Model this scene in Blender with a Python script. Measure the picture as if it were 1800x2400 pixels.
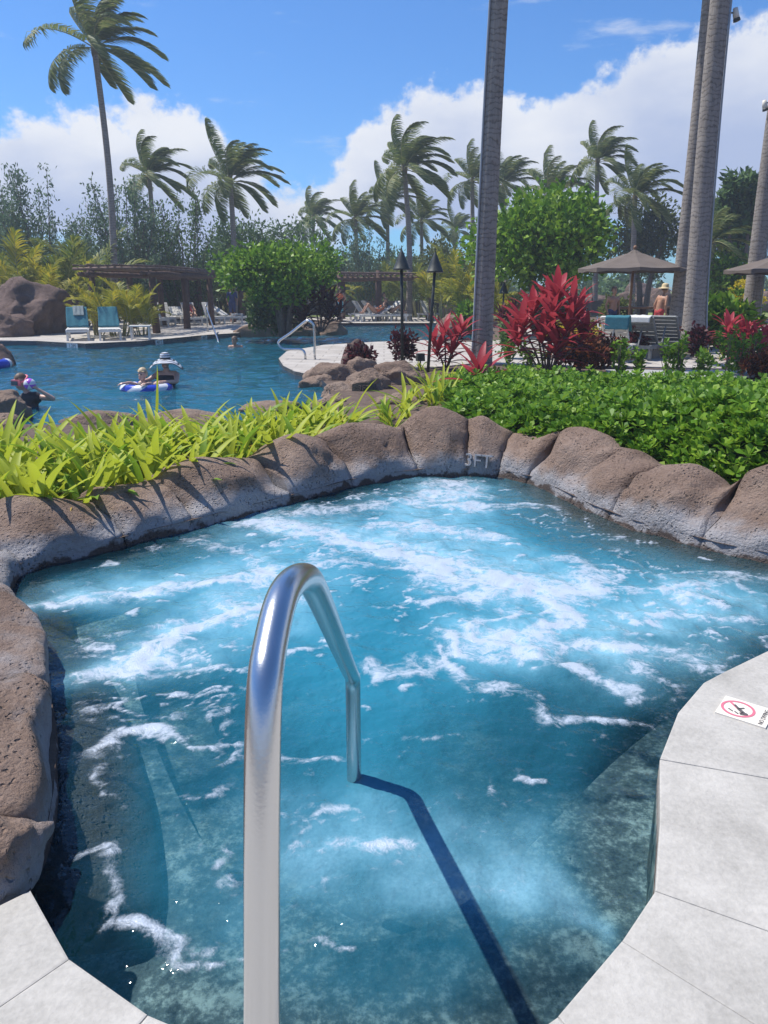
import bpy, bmesh, math, random
import numpy as np
from mathutils import Vector, Matrix, noise as mnoise
from mathutils.geometry import tessellate_polygon

# ---------------------------------------------------------------- camera, sky, sun
S = bpy.context.scene
for o in list(bpy.data.objects): bpy.data.objects.remove(o)
C = S.collection
CAMZ = 1.55; F = 1750.0; PITCH = math.atan(520 / F)
cam = bpy.data.cameras.new('camera'); co = bpy.data.objects.new('camera', cam); C.objects.link(co)
cam.sensor_fit = 'VERTICAL'; cam.sensor_height = 36; cam.lens = 36 * F / 2400
cam.clip_start = 0.05; cam.clip_end = 6000
co.location = (0, 0, CAMZ); co.rotation_euler = (math.pi / 2 - PITCH, 0, 0)
S.camera = co
S.render.resolution_x = 768; S.render.resolution_y = 1024
S.view_settings.view_transform = 'Standard'; S.view_settings.look = 'None'
S.view_settings.exposure = 0.42; S.view_settings.gamma = 1

cy = S.cycles; cy.max_bounces = 6; cy.diffuse_bounces = 2; cy.glossy_bounces = 3; cy.transmission_bounces = 3; cy.transparent_max_bounces = 6; cy.caustics_reflective = False; cy.caustics_refractive = False; cy.sample_clamp_indirect = 6
LD = Vector((0.50, -0.22, -1.0)).normalized()          # direction the sunlight travels
sun = bpy.data.lights.new('sun', 'SUN'); so = bpy.data.objects.new('sun', sun); C.objects.link(so)
sun.energy = 4.2; sun.angle = math.radians(0.53); sun.color = (1, 0.955, 0.88)
so.location = (-20, 8, 40); so.rotation_euler = LD.to_track_quat('-Z', 'Y').to_euler()

W = bpy.data.worlds.new('World'); S.world = W; W.use_nodes = True
nt = W.node_tree; nt.nodes.clear()
def N(t, tree=None, **k):
    n = (tree or nt).nodes.new(t)
    for a, b in k.items(): setattr(n, a, b)
    return n
def L(a, b, tree=None): (tree or nt).links.new(a, b)
def math_(op, a, b=None, tree=None, clamp=False):
    n = N('ShaderNodeMath', tree, operation=op); n.use_clamp = clamp
    for i, v in enumerate((a, b)):
        if v is None: continue
        if hasattr(v, 'links') or hasattr(v, 'is_linked'): L(v, n.inputs[i], tree)
        else: n.inputs[i].default_value = v
    return n.outputs[0]
sky = N('ShaderNodeTexSky', sky_type='NISHITA'); sky.sun_disc = False
sky.sun_elevation = math.asin(-LD.z); sky.sun_rotation = math.atan2(-LD.x, -LD.y)
sky.air_density = 1.0; sky.dust_density = 0.4; sky.ozone_density = 3.0
tc = N('ShaderNodeTexCoord'); sep = N('ShaderNodeSeparateXYZ'); L(tc.outputs['Generated'], sep.inputs[0])
el = math_('MULTIPLY', math_('ARCSINE', sep.outputs[2]), 57.2958)           # degrees
az = math_('ARCTAN2', sep.outputs[0], sep.outputs[1])
azn = math_('ADD', math_('DIVIDE', az, 2 * math.pi), 0.5)                   # 0..1, view direction at 0.5
fc = N('ShaderNodeFloatCurve'); L(azn, fc.inputs[1])
cur = fc.mapping.curves[0]
def top(px, py):                                                            # cloud top seen at a pixel
    v = Vector(((px - 900) / F, 1, (1200 - py) / F)); 
    v = Vector((v.x, v.y * math.cos(PITCH) + v.z * math.sin(PITCH), -v.y * math.sin(PITCH) + v.z * math.cos(PITCH))).normalized()
    return math.atan2(v.x, v.y) / (2 * math.pi) + 0.5, math.degrees(math.asin(v.z)) / 40
pts = [(0.0, .30), (0.12, .38), (0.25, .25), (0.36, .33)] + [top(*p) for p in
      [(-60, 330), (60, 262), (260, 258), (420, 268), (500, 310), (600, 410), (690, 440), (770, 400), (850, 300), (960, 215), (1120, 160), (1230, 235), (1330, 195), (1440, 165), (1540, 95), (1640, 80), (1790, 10)]] + \
      [(0.66, .36), (0.75, .28), (0.88, .34), (1.0, .30)]
for i, p in enumerate(pts):
    if i < 2: cur.points[i].location = p
    else: cur.points.new(*p)
for p in cur.points: p.handle_type = 'AUTO_CLAMPED'
fc.mapping.update()
topdeg = math_('MULTIPLY', fc.outputs[0], 40)
def nz(scale, detail, rough, zs=1.0, off=0):
    m = N('ShaderNodeMapping'); L(tc.outputs['Generated'], m.inputs[0]); m.inputs['Scale'].default_value = (1, 1, zs); m.inputs['Location'].default_value = (off, off * .7, off * .3)
    n = N('ShaderNodeTexNoise'); L(m.outputs[0], n.inputs['Vector']); n.inputs['Scale'].default_value = scale; n.inputs['Detail'].default_value = detail; n.inputs['Roughness'].default_value = rough
    return n.outputs['Fac']
n1 = nz(8, 12, .62, 1.2); n2 = nz(30, 9, .62, 1.2, 3.1); n3 = nz(5, 6, .55, 2.2, 7.7)
depth = math_('SUBTRACT', topdeg, el)
edge = math_('ADD', depth, math_('MULTIPLY', math_('SUBTRACT', n1, 0.5), 9.0))
edge = math_('ADD', edge, math_('MULTIPLY', math_('SUBTRACT', n2, 0.5), 3.0))
mr = N('ShaderNodeMapRange', interpolation_type='SMOOTHSTEP'); L(edge, mr.inputs[0])
mr.inputs[1].default_value = -0.2; mr.inputs[2].default_value = 1.0
cl = mr.outputs[0]
# holes low in the cloud bank
hb = N('ShaderNodeMapRange', interpolation_type='SMOOTHSTEP'); L(math_('ADD', el, math_('MULTIPLY', math_('SUBTRACT', n3, .5), 22)), hb.inputs[0]); hb.inputs[1].default_value = 1.0; hb.inputs[2].default_value = 4.0
cl = math_('MULTIPLY', cl, hb.outputs[0])
# wisps higher up
wsp = nz(7, 7, .62, 4.5, 12.3)
wr = N('ShaderNodeMapRange', interpolation_type='SMOOTHSTEP'); L(wsp, wr.inputs[0]); wr.inputs[1].default_value = .60; wr.inputs[2].default_value = .78; wr.inputs[4].default_value = .45
cl = math_('MAXIMUM', cl, wr.outputs[0])
# brightness of the cloud: white on top, lavender grey in the body
sh = N('ShaderNodeMapRange', interpolation_type='SMOOTHSTEP'); L(math_('ADD', depth, math_('MULTIPLY', math_('SUBTRACT', n3, .5), 16)), sh.inputs[0])
sh.inputs[1].default_value = -2; sh.inputs[2].default_value = 9
cm = N('ShaderNodeMix', data_type='RGBA'); L(sh.outputs[0], cm.inputs[0])
cm.inputs[6].default_value = (6.7, 6.9, 7.3, 1); cm.inputs[7].default_value = (3.4, 4.1, 5.9, 1)
tint = N('ShaderNodeMix', data_type='RGBA', blend_type='MULTIPLY'); tint.inputs[0].default_value = 1
L(sky.outputs[0], tint.inputs[6]); tint.inputs[7].default_value = (0.44, 0.80, 1.20, 1)
mx = N('ShaderNodeMix', data_type='RGBA'); L(cl, mx.inputs[0]); L(tint.outputs[2], mx.inputs[6]); L(cm.outputs[2], mx.inputs[7])
bg = N('ShaderNodeBackground'); bg.inputs[1].default_value = 0.10; L(mx.outputs[2], bg.inputs[0])
wo = N('ShaderNodeOutputWorld'); L(bg.outputs[0], wo.inputs[0])

# ---------------------------------------------------------------- helpers
def ray(px, py):
    x, z = (px - 900) / F, (1200 - py) / F
    return Vector((x, math.cos(PITCH) + z * math.sin(PITCH), -math.sin(PITCH) + z * math.cos(PITCH)))
def G(px, py, z=0.0):
    r = ray(px, py); t = (z - CAMZ) / r.z
    return Vector((r.x * t, r.y * t, z))
def at(px, py, D):
    r = ray(px, py); t = D / r.y
    return Vector((r.x * t, D, CAMZ + r.z * t))
def tag(o, label=None, cat=None, group=None, kind=None):
    if label: o['label'] = label
    if cat: o['category'] = cat
    if group: o['group'] = group
    if kind: o['kind'] = kind
    return o
def empty(name, loc=(0, 0, 0), rz=0, label=None, cat=None, group=None):
    o = bpy.data.objects.new(name, None); C.objects.link(o); o.location = loc; o.rotation_euler = (0, 0, rz); o.empty_display_size = .2
    return tag(o, label, cat, group)
def link(name, me, parent=None, loc=None, rot=None, scale=None):
    o = bpy.data.objects.new(name, me); C.objects.link(o)
    if parent: o.parent = parent
    if loc is not None: o.location = loc
    if rot is not None: o.rotation_euler = rot
    if scale is not None: o.scale = scale
    return o
def copy_tree(o, parent=None):
    c = o.copy(); C.objects.link(c); c.parent = parent
    for ch in o.children: copy_tree(ch, c)
    return c

class MB:
    def __init__(s): s.v = []; s.f = []; s.m = []; s.cm = 0
    def add(s, vs, fs):
        b = len(s.v); s.v += [tuple(v) for v in vs]
        for f in fs: s.f.append(tuple(i + b for i in f)); s.m.append(s.cm)
        return s
    def box(s, c, d, rz=0, M=None, taper=1.0):
        hx, hy, hz = d[0] / 2, d[1] / 2, d[2] / 2
        vs = []
        for z in (-hz, hz):
            k = taper if z > 0 else 1
            for x, y in ((-hx, -hy), (hx, -hy), (hx, hy), (-hx, hy)): vs.append(Vector((x * k, y * k, z)))
        R = M or Matrix.Rotation(rz, 3, 'Z')
        vs = [R @ v + Vector(c) for v in vs]
        return s.add(vs, [(3, 2, 1, 0), (4, 5, 6, 7), (0, 1, 5, 4), (1, 2, 6, 5), (2, 3, 7, 6), (3, 0, 4, 7)])
    def bar(s, a, b, w, h=None, up=(0, 0, 1)):
        a, b = Vector(a), Vector(b); d = (b - a); l = d.length; d.normalize(); u = Vector(up)
        if abs(d.dot(u)) > .98: u = Vector((1, 0, 0))
        x = d.cross(u).normalized(); z = x.cross(d)
        M = Matrix((x, d, z)).transposed()
        return s.box((a + b) / 2, (w, l, h or w), M=M)
    def tube(s, ps, rs, n=10, cap=True):
        ps = [Vector(p) for p in ps]
        if not hasattr(rs, '__len__'): rs = [rs] * len(ps)
        vs = []; fs = []; pu = None
        for i, p in enumerate(ps):
            d = (ps[min(i + 1, len(ps) - 1)] - ps[max(i - 1, 0)]).normalized()
            if pu is None:
                u = d.cross(Vector((0, 0, 1)) if abs(d.z) < .9 else Vector((1, 0, 0))).normalized()
            else: u = (pu - d * pu.dot(d)).normalized()
            pu = u; w = d.cross(u)
            for k in range(n):
                a = 2 * math.pi * k / n; vs.append(p + (u * math.cos(a) + w * math.sin(a)) * rs[i])
        for i in range(len(ps) - 1):
            for k in range(n):
                fs.append((i * n + k, i * n + (k + 1) % n, (i + 1) * n + (k + 1) % n, (i + 1) * n + k))
        if cap:
            fs.append(tuple(range(n - 1, -1, -1))); fs.append(tuple(range((len(ps) - 1) * n, len(ps) * n)))
        return s.add(vs, fs)
    def lathe(s, prof, c=(0, 0, 0), n=20, M=None):
        vs = []; fs = []
        for r, z in prof:
            for k in range(n):
                a = 2 * math.pi * k / n; v = Vector((r * math.cos(a), r * math.sin(a), z))
                vs.append((M @ v if M else v) + Vector(c))
        for i in range(len(prof) - 1):
            for k in range(n): fs.append((i * n + k, i * n + (k + 1) % n, (i + 1) * n + (k + 1) % n, (i + 1) * n + k))
        return s.add(vs, fs)
    def ell(s, c, r, n=14, m=9, M=None):
        if not hasattr(r, '__len__'): r = (r, r, r)
        prof = [(max(1e-4, math.sin(math.pi * i / m)), -math.cos(math.pi * i / m)) for i in range(m + 1)]
        A = Matrix.Diagonal(r); A = (M @ A) if M else A
        return s.lathe(prof, c, n, A)
    def sheet(s, fn, nu, nv):
        vs = [fn(i / nu, j / nv) for j in range(nv + 1) for i in range(nu + 1)]
        fs = [(j * (nu + 1) + i, j * (nu + 1) + i + 1, (j + 1) * (nu + 1) + i + 1, (j + 1) * (nu + 1) + i) for j in range(nv) for i in range(nu)]
        return s.add(vs, fs)
    def mesh(s, name, mats, smooth=False):
        me = bpy.data.meshes.new(name); me.from_pydata(s.v, [], s.f); me.update()
        for m in (mats if isinstance(mats, (list, tuple)) else [mats]): me.materials.append(m)
        if any(s.m): me.polygons.foreach_set('material_index', s.m)
        if smooth: me.polygons.foreach_set('use_smooth', [True] * len(s.f))
        return me
    def build(s, name, mats, parent=None, smooth=False, **k):
        return link(name, s.mesh(name, mats, smooth), parent, **k)
def poly_prism(name, pts, z0, z1, mat, parent=None, bevel=0):
    bm = bmesh.new(); vs = [bm.verts.new((p[0], p[1], z1)) for p in pts]
    f = bm.faces.new(vs); f.normal_update()
    if f.normal.z < 0: f.normal_flip()
    r = bmesh.ops.extrude_face_region(bm, geom=[f])
    bmesh.ops.translate(bm, verts=[e for e in r['geom'] if isinstance(e, bmesh.types.BMVert)], vec=(0, 0, 0))
    for v in vs: v.co.z = z0
    bmesh.ops.recalc_face_normals(bm, faces=bm.faces)
    if bevel:
        ed = [e for e in bm.edges if all(abs(v.co.z - z1) < 1e-5 for v in e.verts)]
        bmesh.ops.bevel(bm, geom=ed, offset=bevel, segments=2, profile=.6, affect='EDGES')
    bmesh.ops.triangulate(bm, faces=[f for f in bm.faces if len(f.verts) > 4])
    me = bpy.data.meshes.new(name); bm.to_mesh(me); bm.free(); me.materials.append(mat)
    return link(name, me, parent)
def flat(name, loops, z, mat, parent=None):
    loops3 = [[Vector((p[0], p[1], 0)) for p in l] for l in loops]
    tri = tessellate_polygon(loops3); vs = [v for l in loops3 for v in l]
    fs = []
    for t in tri:
        a, b, c = (vs[i] for i in t)
        fs.append(t if (b - a).cross(c - a).z > 0 else t[::-1])
    me = bpy.data.meshes.new(name); me.from_pydata([(v.x, v.y, z) for v in vs], [], fs); me.update(); me.materials.append(mat)
    return link(name, me, parent)

# ---------------------------------------------------------------- materials
def newmat(name):
    m = bpy.data.materials.new(name); m.use_nodes = True; t = m.node_tree; t.nodes.clear()
    return m, t, N('ShaderNodeOutputMaterial', t)
def ramp(t, fac, cols):
    r = N('ShaderNodeValToRGB', t); L(fac, r.inputs[0], t); e = r.color_ramp.elements
    while len(e) < len(cols): e.new(.5)
    for i, (p, c) in enumerate(cols): e[i].position = p; e[i].color = (*c, 1)
    return r.outputs[0]
def noise_(t, vec, scale, detail=5, rough=.55):
    n = N('ShaderNodeTexNoise', t); n.inputs['Scale'].default_value = scale; n.inputs['Detail'].default_value = detail; n.inputs['Roughness'].default_value = rough
    L(vec, n.inputs['Vector'], t); return n.outputs['Fac']
def geo(t): return N('ShaderNodeNewGeometry', t).outputs['Position']
def objc(t): return N('ShaderNodeTexCoord', t).outputs['Object']
def mat(name, c1, c2=None, scale=6, rough=.7, bump=0, bscale=40, metal=0, spec=.5, coord='geo', c3=None, trans=0):
    m, t, out = newmat(name); p = N('ShaderNodeBsdfPrincipled', t); p.inputs['Roughness'].default_value = rough
    p.inputs['Metallic'].default_value = metal; p.inputs['Specular IOR Level'].default_value = spec
    v = geo(t) if coord == 'geo' else objc(t)
    if c2:
        cols = [(.30, c1), (.70, c2)] if not c3 else [(.28, c1), (.5, c2), (.72, c3)]
        col = ramp(t, noise_(t, v, scale), cols); L(col, p.inputs['Base Color'], t)
    else: p.inputs['Base Color'].default_value = (*c1, 1); col = None
    if bump:
        b = N('ShaderNodeBump', t); b.inputs['Strength'].default_value = bump; b.inputs['Distance'].default_value = .02
        L(noise_(t, v, bscale, 6, .65), b.inputs['Height'], t); L(b.outputs[0], p.inputs['Normal'], t)
    sh = p.outputs[0]
    if trans:
        tr = N('ShaderNodeBsdfTranslucent', t)
        if col is not None: L(col, tr.inputs[0], t)
        else: tr.inputs[0].default_value = (*c1, 1)
        mx = N('ShaderNodeMixShader', t); mx.inputs[0].default_value = trans; L(sh, mx.inputs[1], t); L(tr.outputs[0], mx.inputs[2], t); sh = mx.outputs[0]
    L(sh, out.inputs[0], t); return m
def leafmat(name, c1, c2, c3=None, trans=.35, rough=.45, scale=3):
    """leaf colours vary from leaf to leaf (random per mesh island) and over the crown"""
    m, t, out = newmat(name); p = N('ShaderNodeBsdfPrincipled', t); p.inputs['Roughness'].default_value = rough + .15; p.inputs['Specular IOR Level'].default_value = .25
    g = N('ShaderNodeNewGeometry', t)
    f = math_('ADD', math_('MULTIPLY', g.outputs['Random Per Island'], .75, t), math_('MULTIPLY', noise_(t, g.outputs['Position'], scale, 3), .35, t), t)
    col = ramp(t, f, [(.15, c1), (.85, c2)] if not c3 else [(.12, c1), (.55, c2), (.95, c3)])
    L(col, p.inputs['Base Color'], t)
    tr = N('ShaderNodeBsdfTranslucent', t); L(col, tr.inputs[0], t)
    mx = N('ShaderNodeMixShader', t); mx.inputs[0].default_value = trans; L(p.outputs[0], mx.inputs[1], t); L(tr.outputs[0], mx.inputs[2], t)
    L(mx.outputs[0], out.inputs[0], t); return m
def rockmat(name, a, b, c, pit=1.0, white=False, sc=1.0):
    m, t, out = newmat(name); p = N('ShaderNodeBsdfPrincipled', t); p.inputs['Roughness'].default_value = .9; p.inputs['Specular IOR Level'].default_value = .25
    v = geo(t); n1 = noise_(t, v, 2.2 * sc, 9, .62); n2 = noise_(t, v, 38 * sc, 6, .7)
    col = ramp(t, math_('ADD', math_('MULTIPLY', n1, .7, t), math_('MULTIPLY', n2, .3, t), t), [(.33, a), (.5, b), (.66, c)])
    vo = N('ShaderNodeTexVoronoi', t); vo.inputs['Scale'].default_value = 34 * sc; vo.inputs['Randomness'].default_value = 1
    wv = N('ShaderNodeVectorMath', t, operation='ADD'); L(v, wv.inputs[0], t)
    nn = N('ShaderNodeTexNoise', t); nn.inputs['Scale'].default_value = 16 * sc; L(v, nn.inputs['Vector'], t)
    sc_ = N('ShaderNodeVectorMath', t, operation='SCALE'); L(nn.outputs['Color'], sc_.inputs[0], t); sc_.inputs['Scale'].default_value = .06 / sc
    L(sc_.outputs[0], wv.inputs[1], t); L(wv.outputs[0], vo.inputs['Vector'], t)
    pm = N('ShaderNodeMapRange', t, interpolation_type='SMOOTHSTEP'); L(vo.outputs['Distance'], pm.inputs[0], t); pm.inputs[1].default_value = .05; pm.inputs[2].default_value = .34
    patch = N('ShaderNodeMapRange', t, interpolation_type='SMOOTHSTEP'); L(noise_(t, v, 4 * sc, 3), patch.inputs[0], t); patch.inputs[1].default_value = .42; patch.inputs[2].default_value = .6
    pits = math_('SUBTRACT', 1, math_('MULTIPLY', math_('SUBTRACT', 1, pm.outputs[0], t), patch.outputs[0], t), t)
    h = math_('ADD', math_('MULTIPLY', pits, 1.1 * pit, t), math_('ADD', math_('MULTIPLY', noise_(t, v, 60 * sc, 5, .7), .7, t), math_('MULTIPLY', noise_(t, v, 9 * sc, 4, .6), 1.2, t), t), t)
    if white:
        sp = N('ShaderNodeSeparateXYZ', t); L(v, sp.inputs[0], t)
        zz = math_('ADD', sp.outputs[2], math_('MULTIPLY', math_('SUBTRACT', noise_(t, v, 5, 6, .6), .5, t), .28, t), t)
        wr = N('ShaderNodeMapRange', t, interpolation_type='SMOOTHSTEP'); L(zz, wr.inputs[0], t); wr.inputs[1].default_value = .15; wr.inputs[2].default_value = -.01
        wr.inputs[3].default_value = 0; wr.inputs[4].default_value = .9
        wet = N('ShaderNodeMapRange', t, interpolation_type='SMOOTHSTEP'); L(zz, wet.inputs[0], t); wet.inputs[1].default_value = -.055; wet.inputs[2].default_value = -.085
        mx = N('ShaderNodeMix', t, data_type='RGBA'); L(math_('MULTIPLY', wr.outputs[0], math_('ADD', .45, noise_(t, v, 45, 5, .7), t), t), mx.inputs[0], t); L(col, mx.inputs[6], t); mx.inputs[7].default_value = (.46, .45, .46, 1)
        m2 = N('ShaderNodeMix', t, data_type='RGBA'); L(wet.outputs[0], m2.inputs[0], t); L(mx.outputs[2], m2.inputs[6], t); m2.inputs[7].default_value = (.13, .10, .085, 1)
        col = m2.outputs[2]
    L(col, p.inputs['Base Color'], t)
    b = N('ShaderNodeBump', t); b.inputs['Strength'].default_value = 1.0; b.inputs['Distance'].default_value = .045 / sc ** .6; L(h, b.inputs['Height'], t); L(b.outputs[0], p.inputs['Normal'], t)
    L(p.outputs[0], out.inputs[0], t); return m

M = {}
M['rim'] = rockmat('rim_rock', (.18, .118, .086), (.30, .208, .158), (.40, .295, .235), white=True)
M['lava'] = rockmat('lava_rock', (.10, .065, .052), (.17, .115, .095), (.25, .175, .145), sc=.6)
M['sand'] = rockmat('tan_rock', (.20, .135, .10), (.31, .22, .165), (.37, .28, .22), sc=.5, pit=.5)
M['steel'] = mat('stainless_steel', (.62, .62, .62), metal=1, rough=.24, bump=.05, bscale=180)
M['white'] = mat('white_plastic', (.72, .70, .66), (.62, .60, .56), 9, .45)
M['strap'] = mat('white_straps', (.72, .70, .65), (.60, .58, .53), 20, .6)
M['grey_frame'] = mat('grey_resin', (.20, .21, .21), (.14, .15, .15), 9, .5)
M['teal'] = mat('teal_towel', (.035, .16, .20), (.05, .21, .255), 14, .95, bump=.6, bscale=160)
M['ltowel'] = mat('grey_towel', (.32, .36, .34), (.25, .29, .28), 30, .95)
M['wood'] = mat('log_wood', (.075, .04, .028), (.14, .08, .058), 7, .85, bump=.5, bscale=25)
M['wood2'] = mat('weathered_pole', (.13, .08, .06), (.23, .155, .125), 6, .85, bump=.4, bscale=25)
M['teak'] = mat('teak', (.20, .10, .05), (.28, .15, .08), 12, .6)
M['umb'] = mat('umbrella_canvas', (.125, .098, .08), (.16, .127, .105), 3, .9, bump=.1, bscale=200)
M['iron'] = mat('dark_iron', (.035, .04, .038), (.06, .065, .06), 20, .5, metal=.4)
M['soil'] = mat('soil', (.085, .055, .04), (.16, .11, .08), 9, .95, bump=.8, bscale=60)
M['bark'] = mat('bark', (.12, .095, .075), (.22, .18, .15), 14, .9, bump=.8, bscale=30)
M['skin'] = mat('skin', (.55, .33, .25), (.60, .37, .28), 12, .5)
M['skin2'] = mat('tanned_skin', (.42, .22, .14), (.48, .26, .17), 12, .5)
M['blond'] = mat('blond_hair', (.50, .36, .20), (.60, .46, .28), 50, .6)
M['brown'] = mat('brown_hair', (.10, .06, .04), (.17, .11, .07), 50, .6)
M['black'] = mat('black_cloth', (.02, .02, .025), (.03, .03, .035), 20, .6)
M['navy'] = mat('navy_cloth', (.03, .05, .14), (.045, .07, .19), 10, .8)
M['blue'] = mat('blue_vinyl', (.02, .05, .42), (.03, .07, .5), 10, .25)
M['wvinyl'] = mat('white_vinyl', (.75, .77, .8), (.7, .72, .76), 10, .25)
M['straw'] = mat('straw_hat', (.62, .48, .26), (.7, .56, .33), 40, .8)
M['orange'] = mat('orange_cloth', (.65, .13, .04), (.7, .17, .05), 10, .8)
M['aqua'] = mat('aqua_cloth', (.22, .55, .60), (.28, .62, .66), 10, .8)
M['pink'] = mat('pink_rubber', (.75, .16, .20), (.8, .22, .26), 10, .4)
M['purple'] = mat('purple_vinyl', (.42, .10, .62), (.48, .14, .68), 10, .25)
M['red'] = mat('red_cloth', (.5, .05, .06), (.58, .08, .08), 10, .8)
M['dark'] = mat('dark_eye', (.02, .015, .012))
M['lip'] = mat('lip', (.5, .18, .15))
M['glass'] = mat('mask_glass', (.12, .14, .15), rough=.08)
M['lawn'] = mat('lawn_grass', (.12, .17, .035), (.22, .26, .06), 1.5, .9, bump=.5, bscale=8)
M['plate'] = mat('sign_plate', (.80, .74, .64), (.76, .70, .60), 12, .5)
M['signred'] = mat('sign_red', (.62, .16, .22))
M['signink'] = mat('sign_ink', (.10, .09, .09))
M['tilew'] = mat('white_tile', (.60, .64, .66))
M['pvc'] = mat('grey_conduit', (.30, .33, .36), (.38, .41, .44), 6, .5)
def stone(name, a, b, joints=False):
    m, t, out = newmat(name); p = N('ShaderNodeBsdfPrincipled', t); p.inputs['Roughness'].default_value = .8; p.inputs['Specular IOR Level'].default_value = .3
    v = geo(t); n1 = noise_(t, v, 3, 9, .65); n2 = noise_(t, v, 55, 7, .7)
    vo = N('ShaderNodeTexVoronoi', t); vo.inputs['Scale'].default_value = 26; L(v, vo.inputs['Vector'], t)
    col = ramp(t, math_('ADD', math_('MULTIPLY', n1, .65, t), math_('MULTIPLY', n2, .35, t), t), [(.36, a), (.60, b)])
    h = math_('ADD', math_('MULTIPLY', n2, .6, t), math_('MULTIPLY', noise_(t, v, 13, 6, .6), 1.0, t), t)
    if joints:
        br = N('ShaderNodeTexBrick', t); br.inputs['Scale'].default_value = 1; br.inputs['Mortar Size'].default_value = .012; br.inputs['Brick Width'].default_value = .75; br.inputs['Row Height'].default_value = .5
        br.inputs['Color1'].default_value = (1, 1, 1, 1); br.inputs['Color2'].default_value = (.86, .84, .82, 1); br.inputs['Mortar'].default_value = (.55, .52, .5, 1); L(v, br.inputs['Vector'], t)
        mx = N('ShaderNodeMix', t, data_type='RGBA', blend_type='MULTIPLY'); mx.inputs[0].default_value = 1; L(col, mx.inputs[6], t); L(br.outputs['Color'], mx.inputs[7], t); col = mx.outputs[2]
        h = math_('ADD', h, math_('MULTIPLY', br.outputs['Fac'], -1.5, t), t)
    L(col, p.inputs['Base Color'], t)
    b = N('ShaderNodeBump', t); b.inputs['Strength'].default_value = .45; b.inputs['Distance'].default_value = .012; L(h, b.inputs['Height'], t); L(b.outputs[0], p.inputs['Normal'], t)
    L(p.outputs[0], out.inputs[0], t); return m
M['coping'] = stone('coping_stone', (.34, .32, .285), (.53, .50, .45))
M['deck'] = stone('pool_deck', (.40, .365, .32), (.54, .50, .45), True)
M['path'] = stone('concrete_path', (.33, .33, .31), (.44, .43, .41))
def pebble(name):
    m, t, out = newmat(name); p = N('ShaderNodeBsdfPrincipled', t); p.inputs['Roughness'].default_value = .8
    v = geo(t); n1 = noise_(t, v, 13, 5, .7); n2 = noise_(t, v, 48, 3, .7); n3 = noise_(t, v, 2.2, 4, .6)
    f = math_('ADD', math_('MULTIPLY', n1, .45, t), math_('ADD', math_('MULTIPLY', n2, .3, t), math_('MULTIPLY', n3, .25, t), t), t)
    L(ramp(t, f, [(.40, (.03, .038, .042)), (.50, (.11, .125, .12)), (.60, (.42, .43, .38))]), p.inputs['Base Color'], t)
    b = N('ShaderNodeBump', t); b.inputs['Strength'].default_value = .6; b.inputs['Distance'].default_value = .02; L(n1, b.inputs['Height'], t); L(b.outputs[0], p.inputs['Normal'], t); L(p.outputs[0], out.inputs[0], t); return m
M['basin'] = pebble('pebble_plaster')
M['pool_plaster'] = mat('pool_plaster', (.06, .17, .22), (.09, .24, .30), 1.5, .8)
M['tileband'] = mat('navy_tile_band', (.035, .06, .085), (.055, .085, .115), 8, .25)

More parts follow.
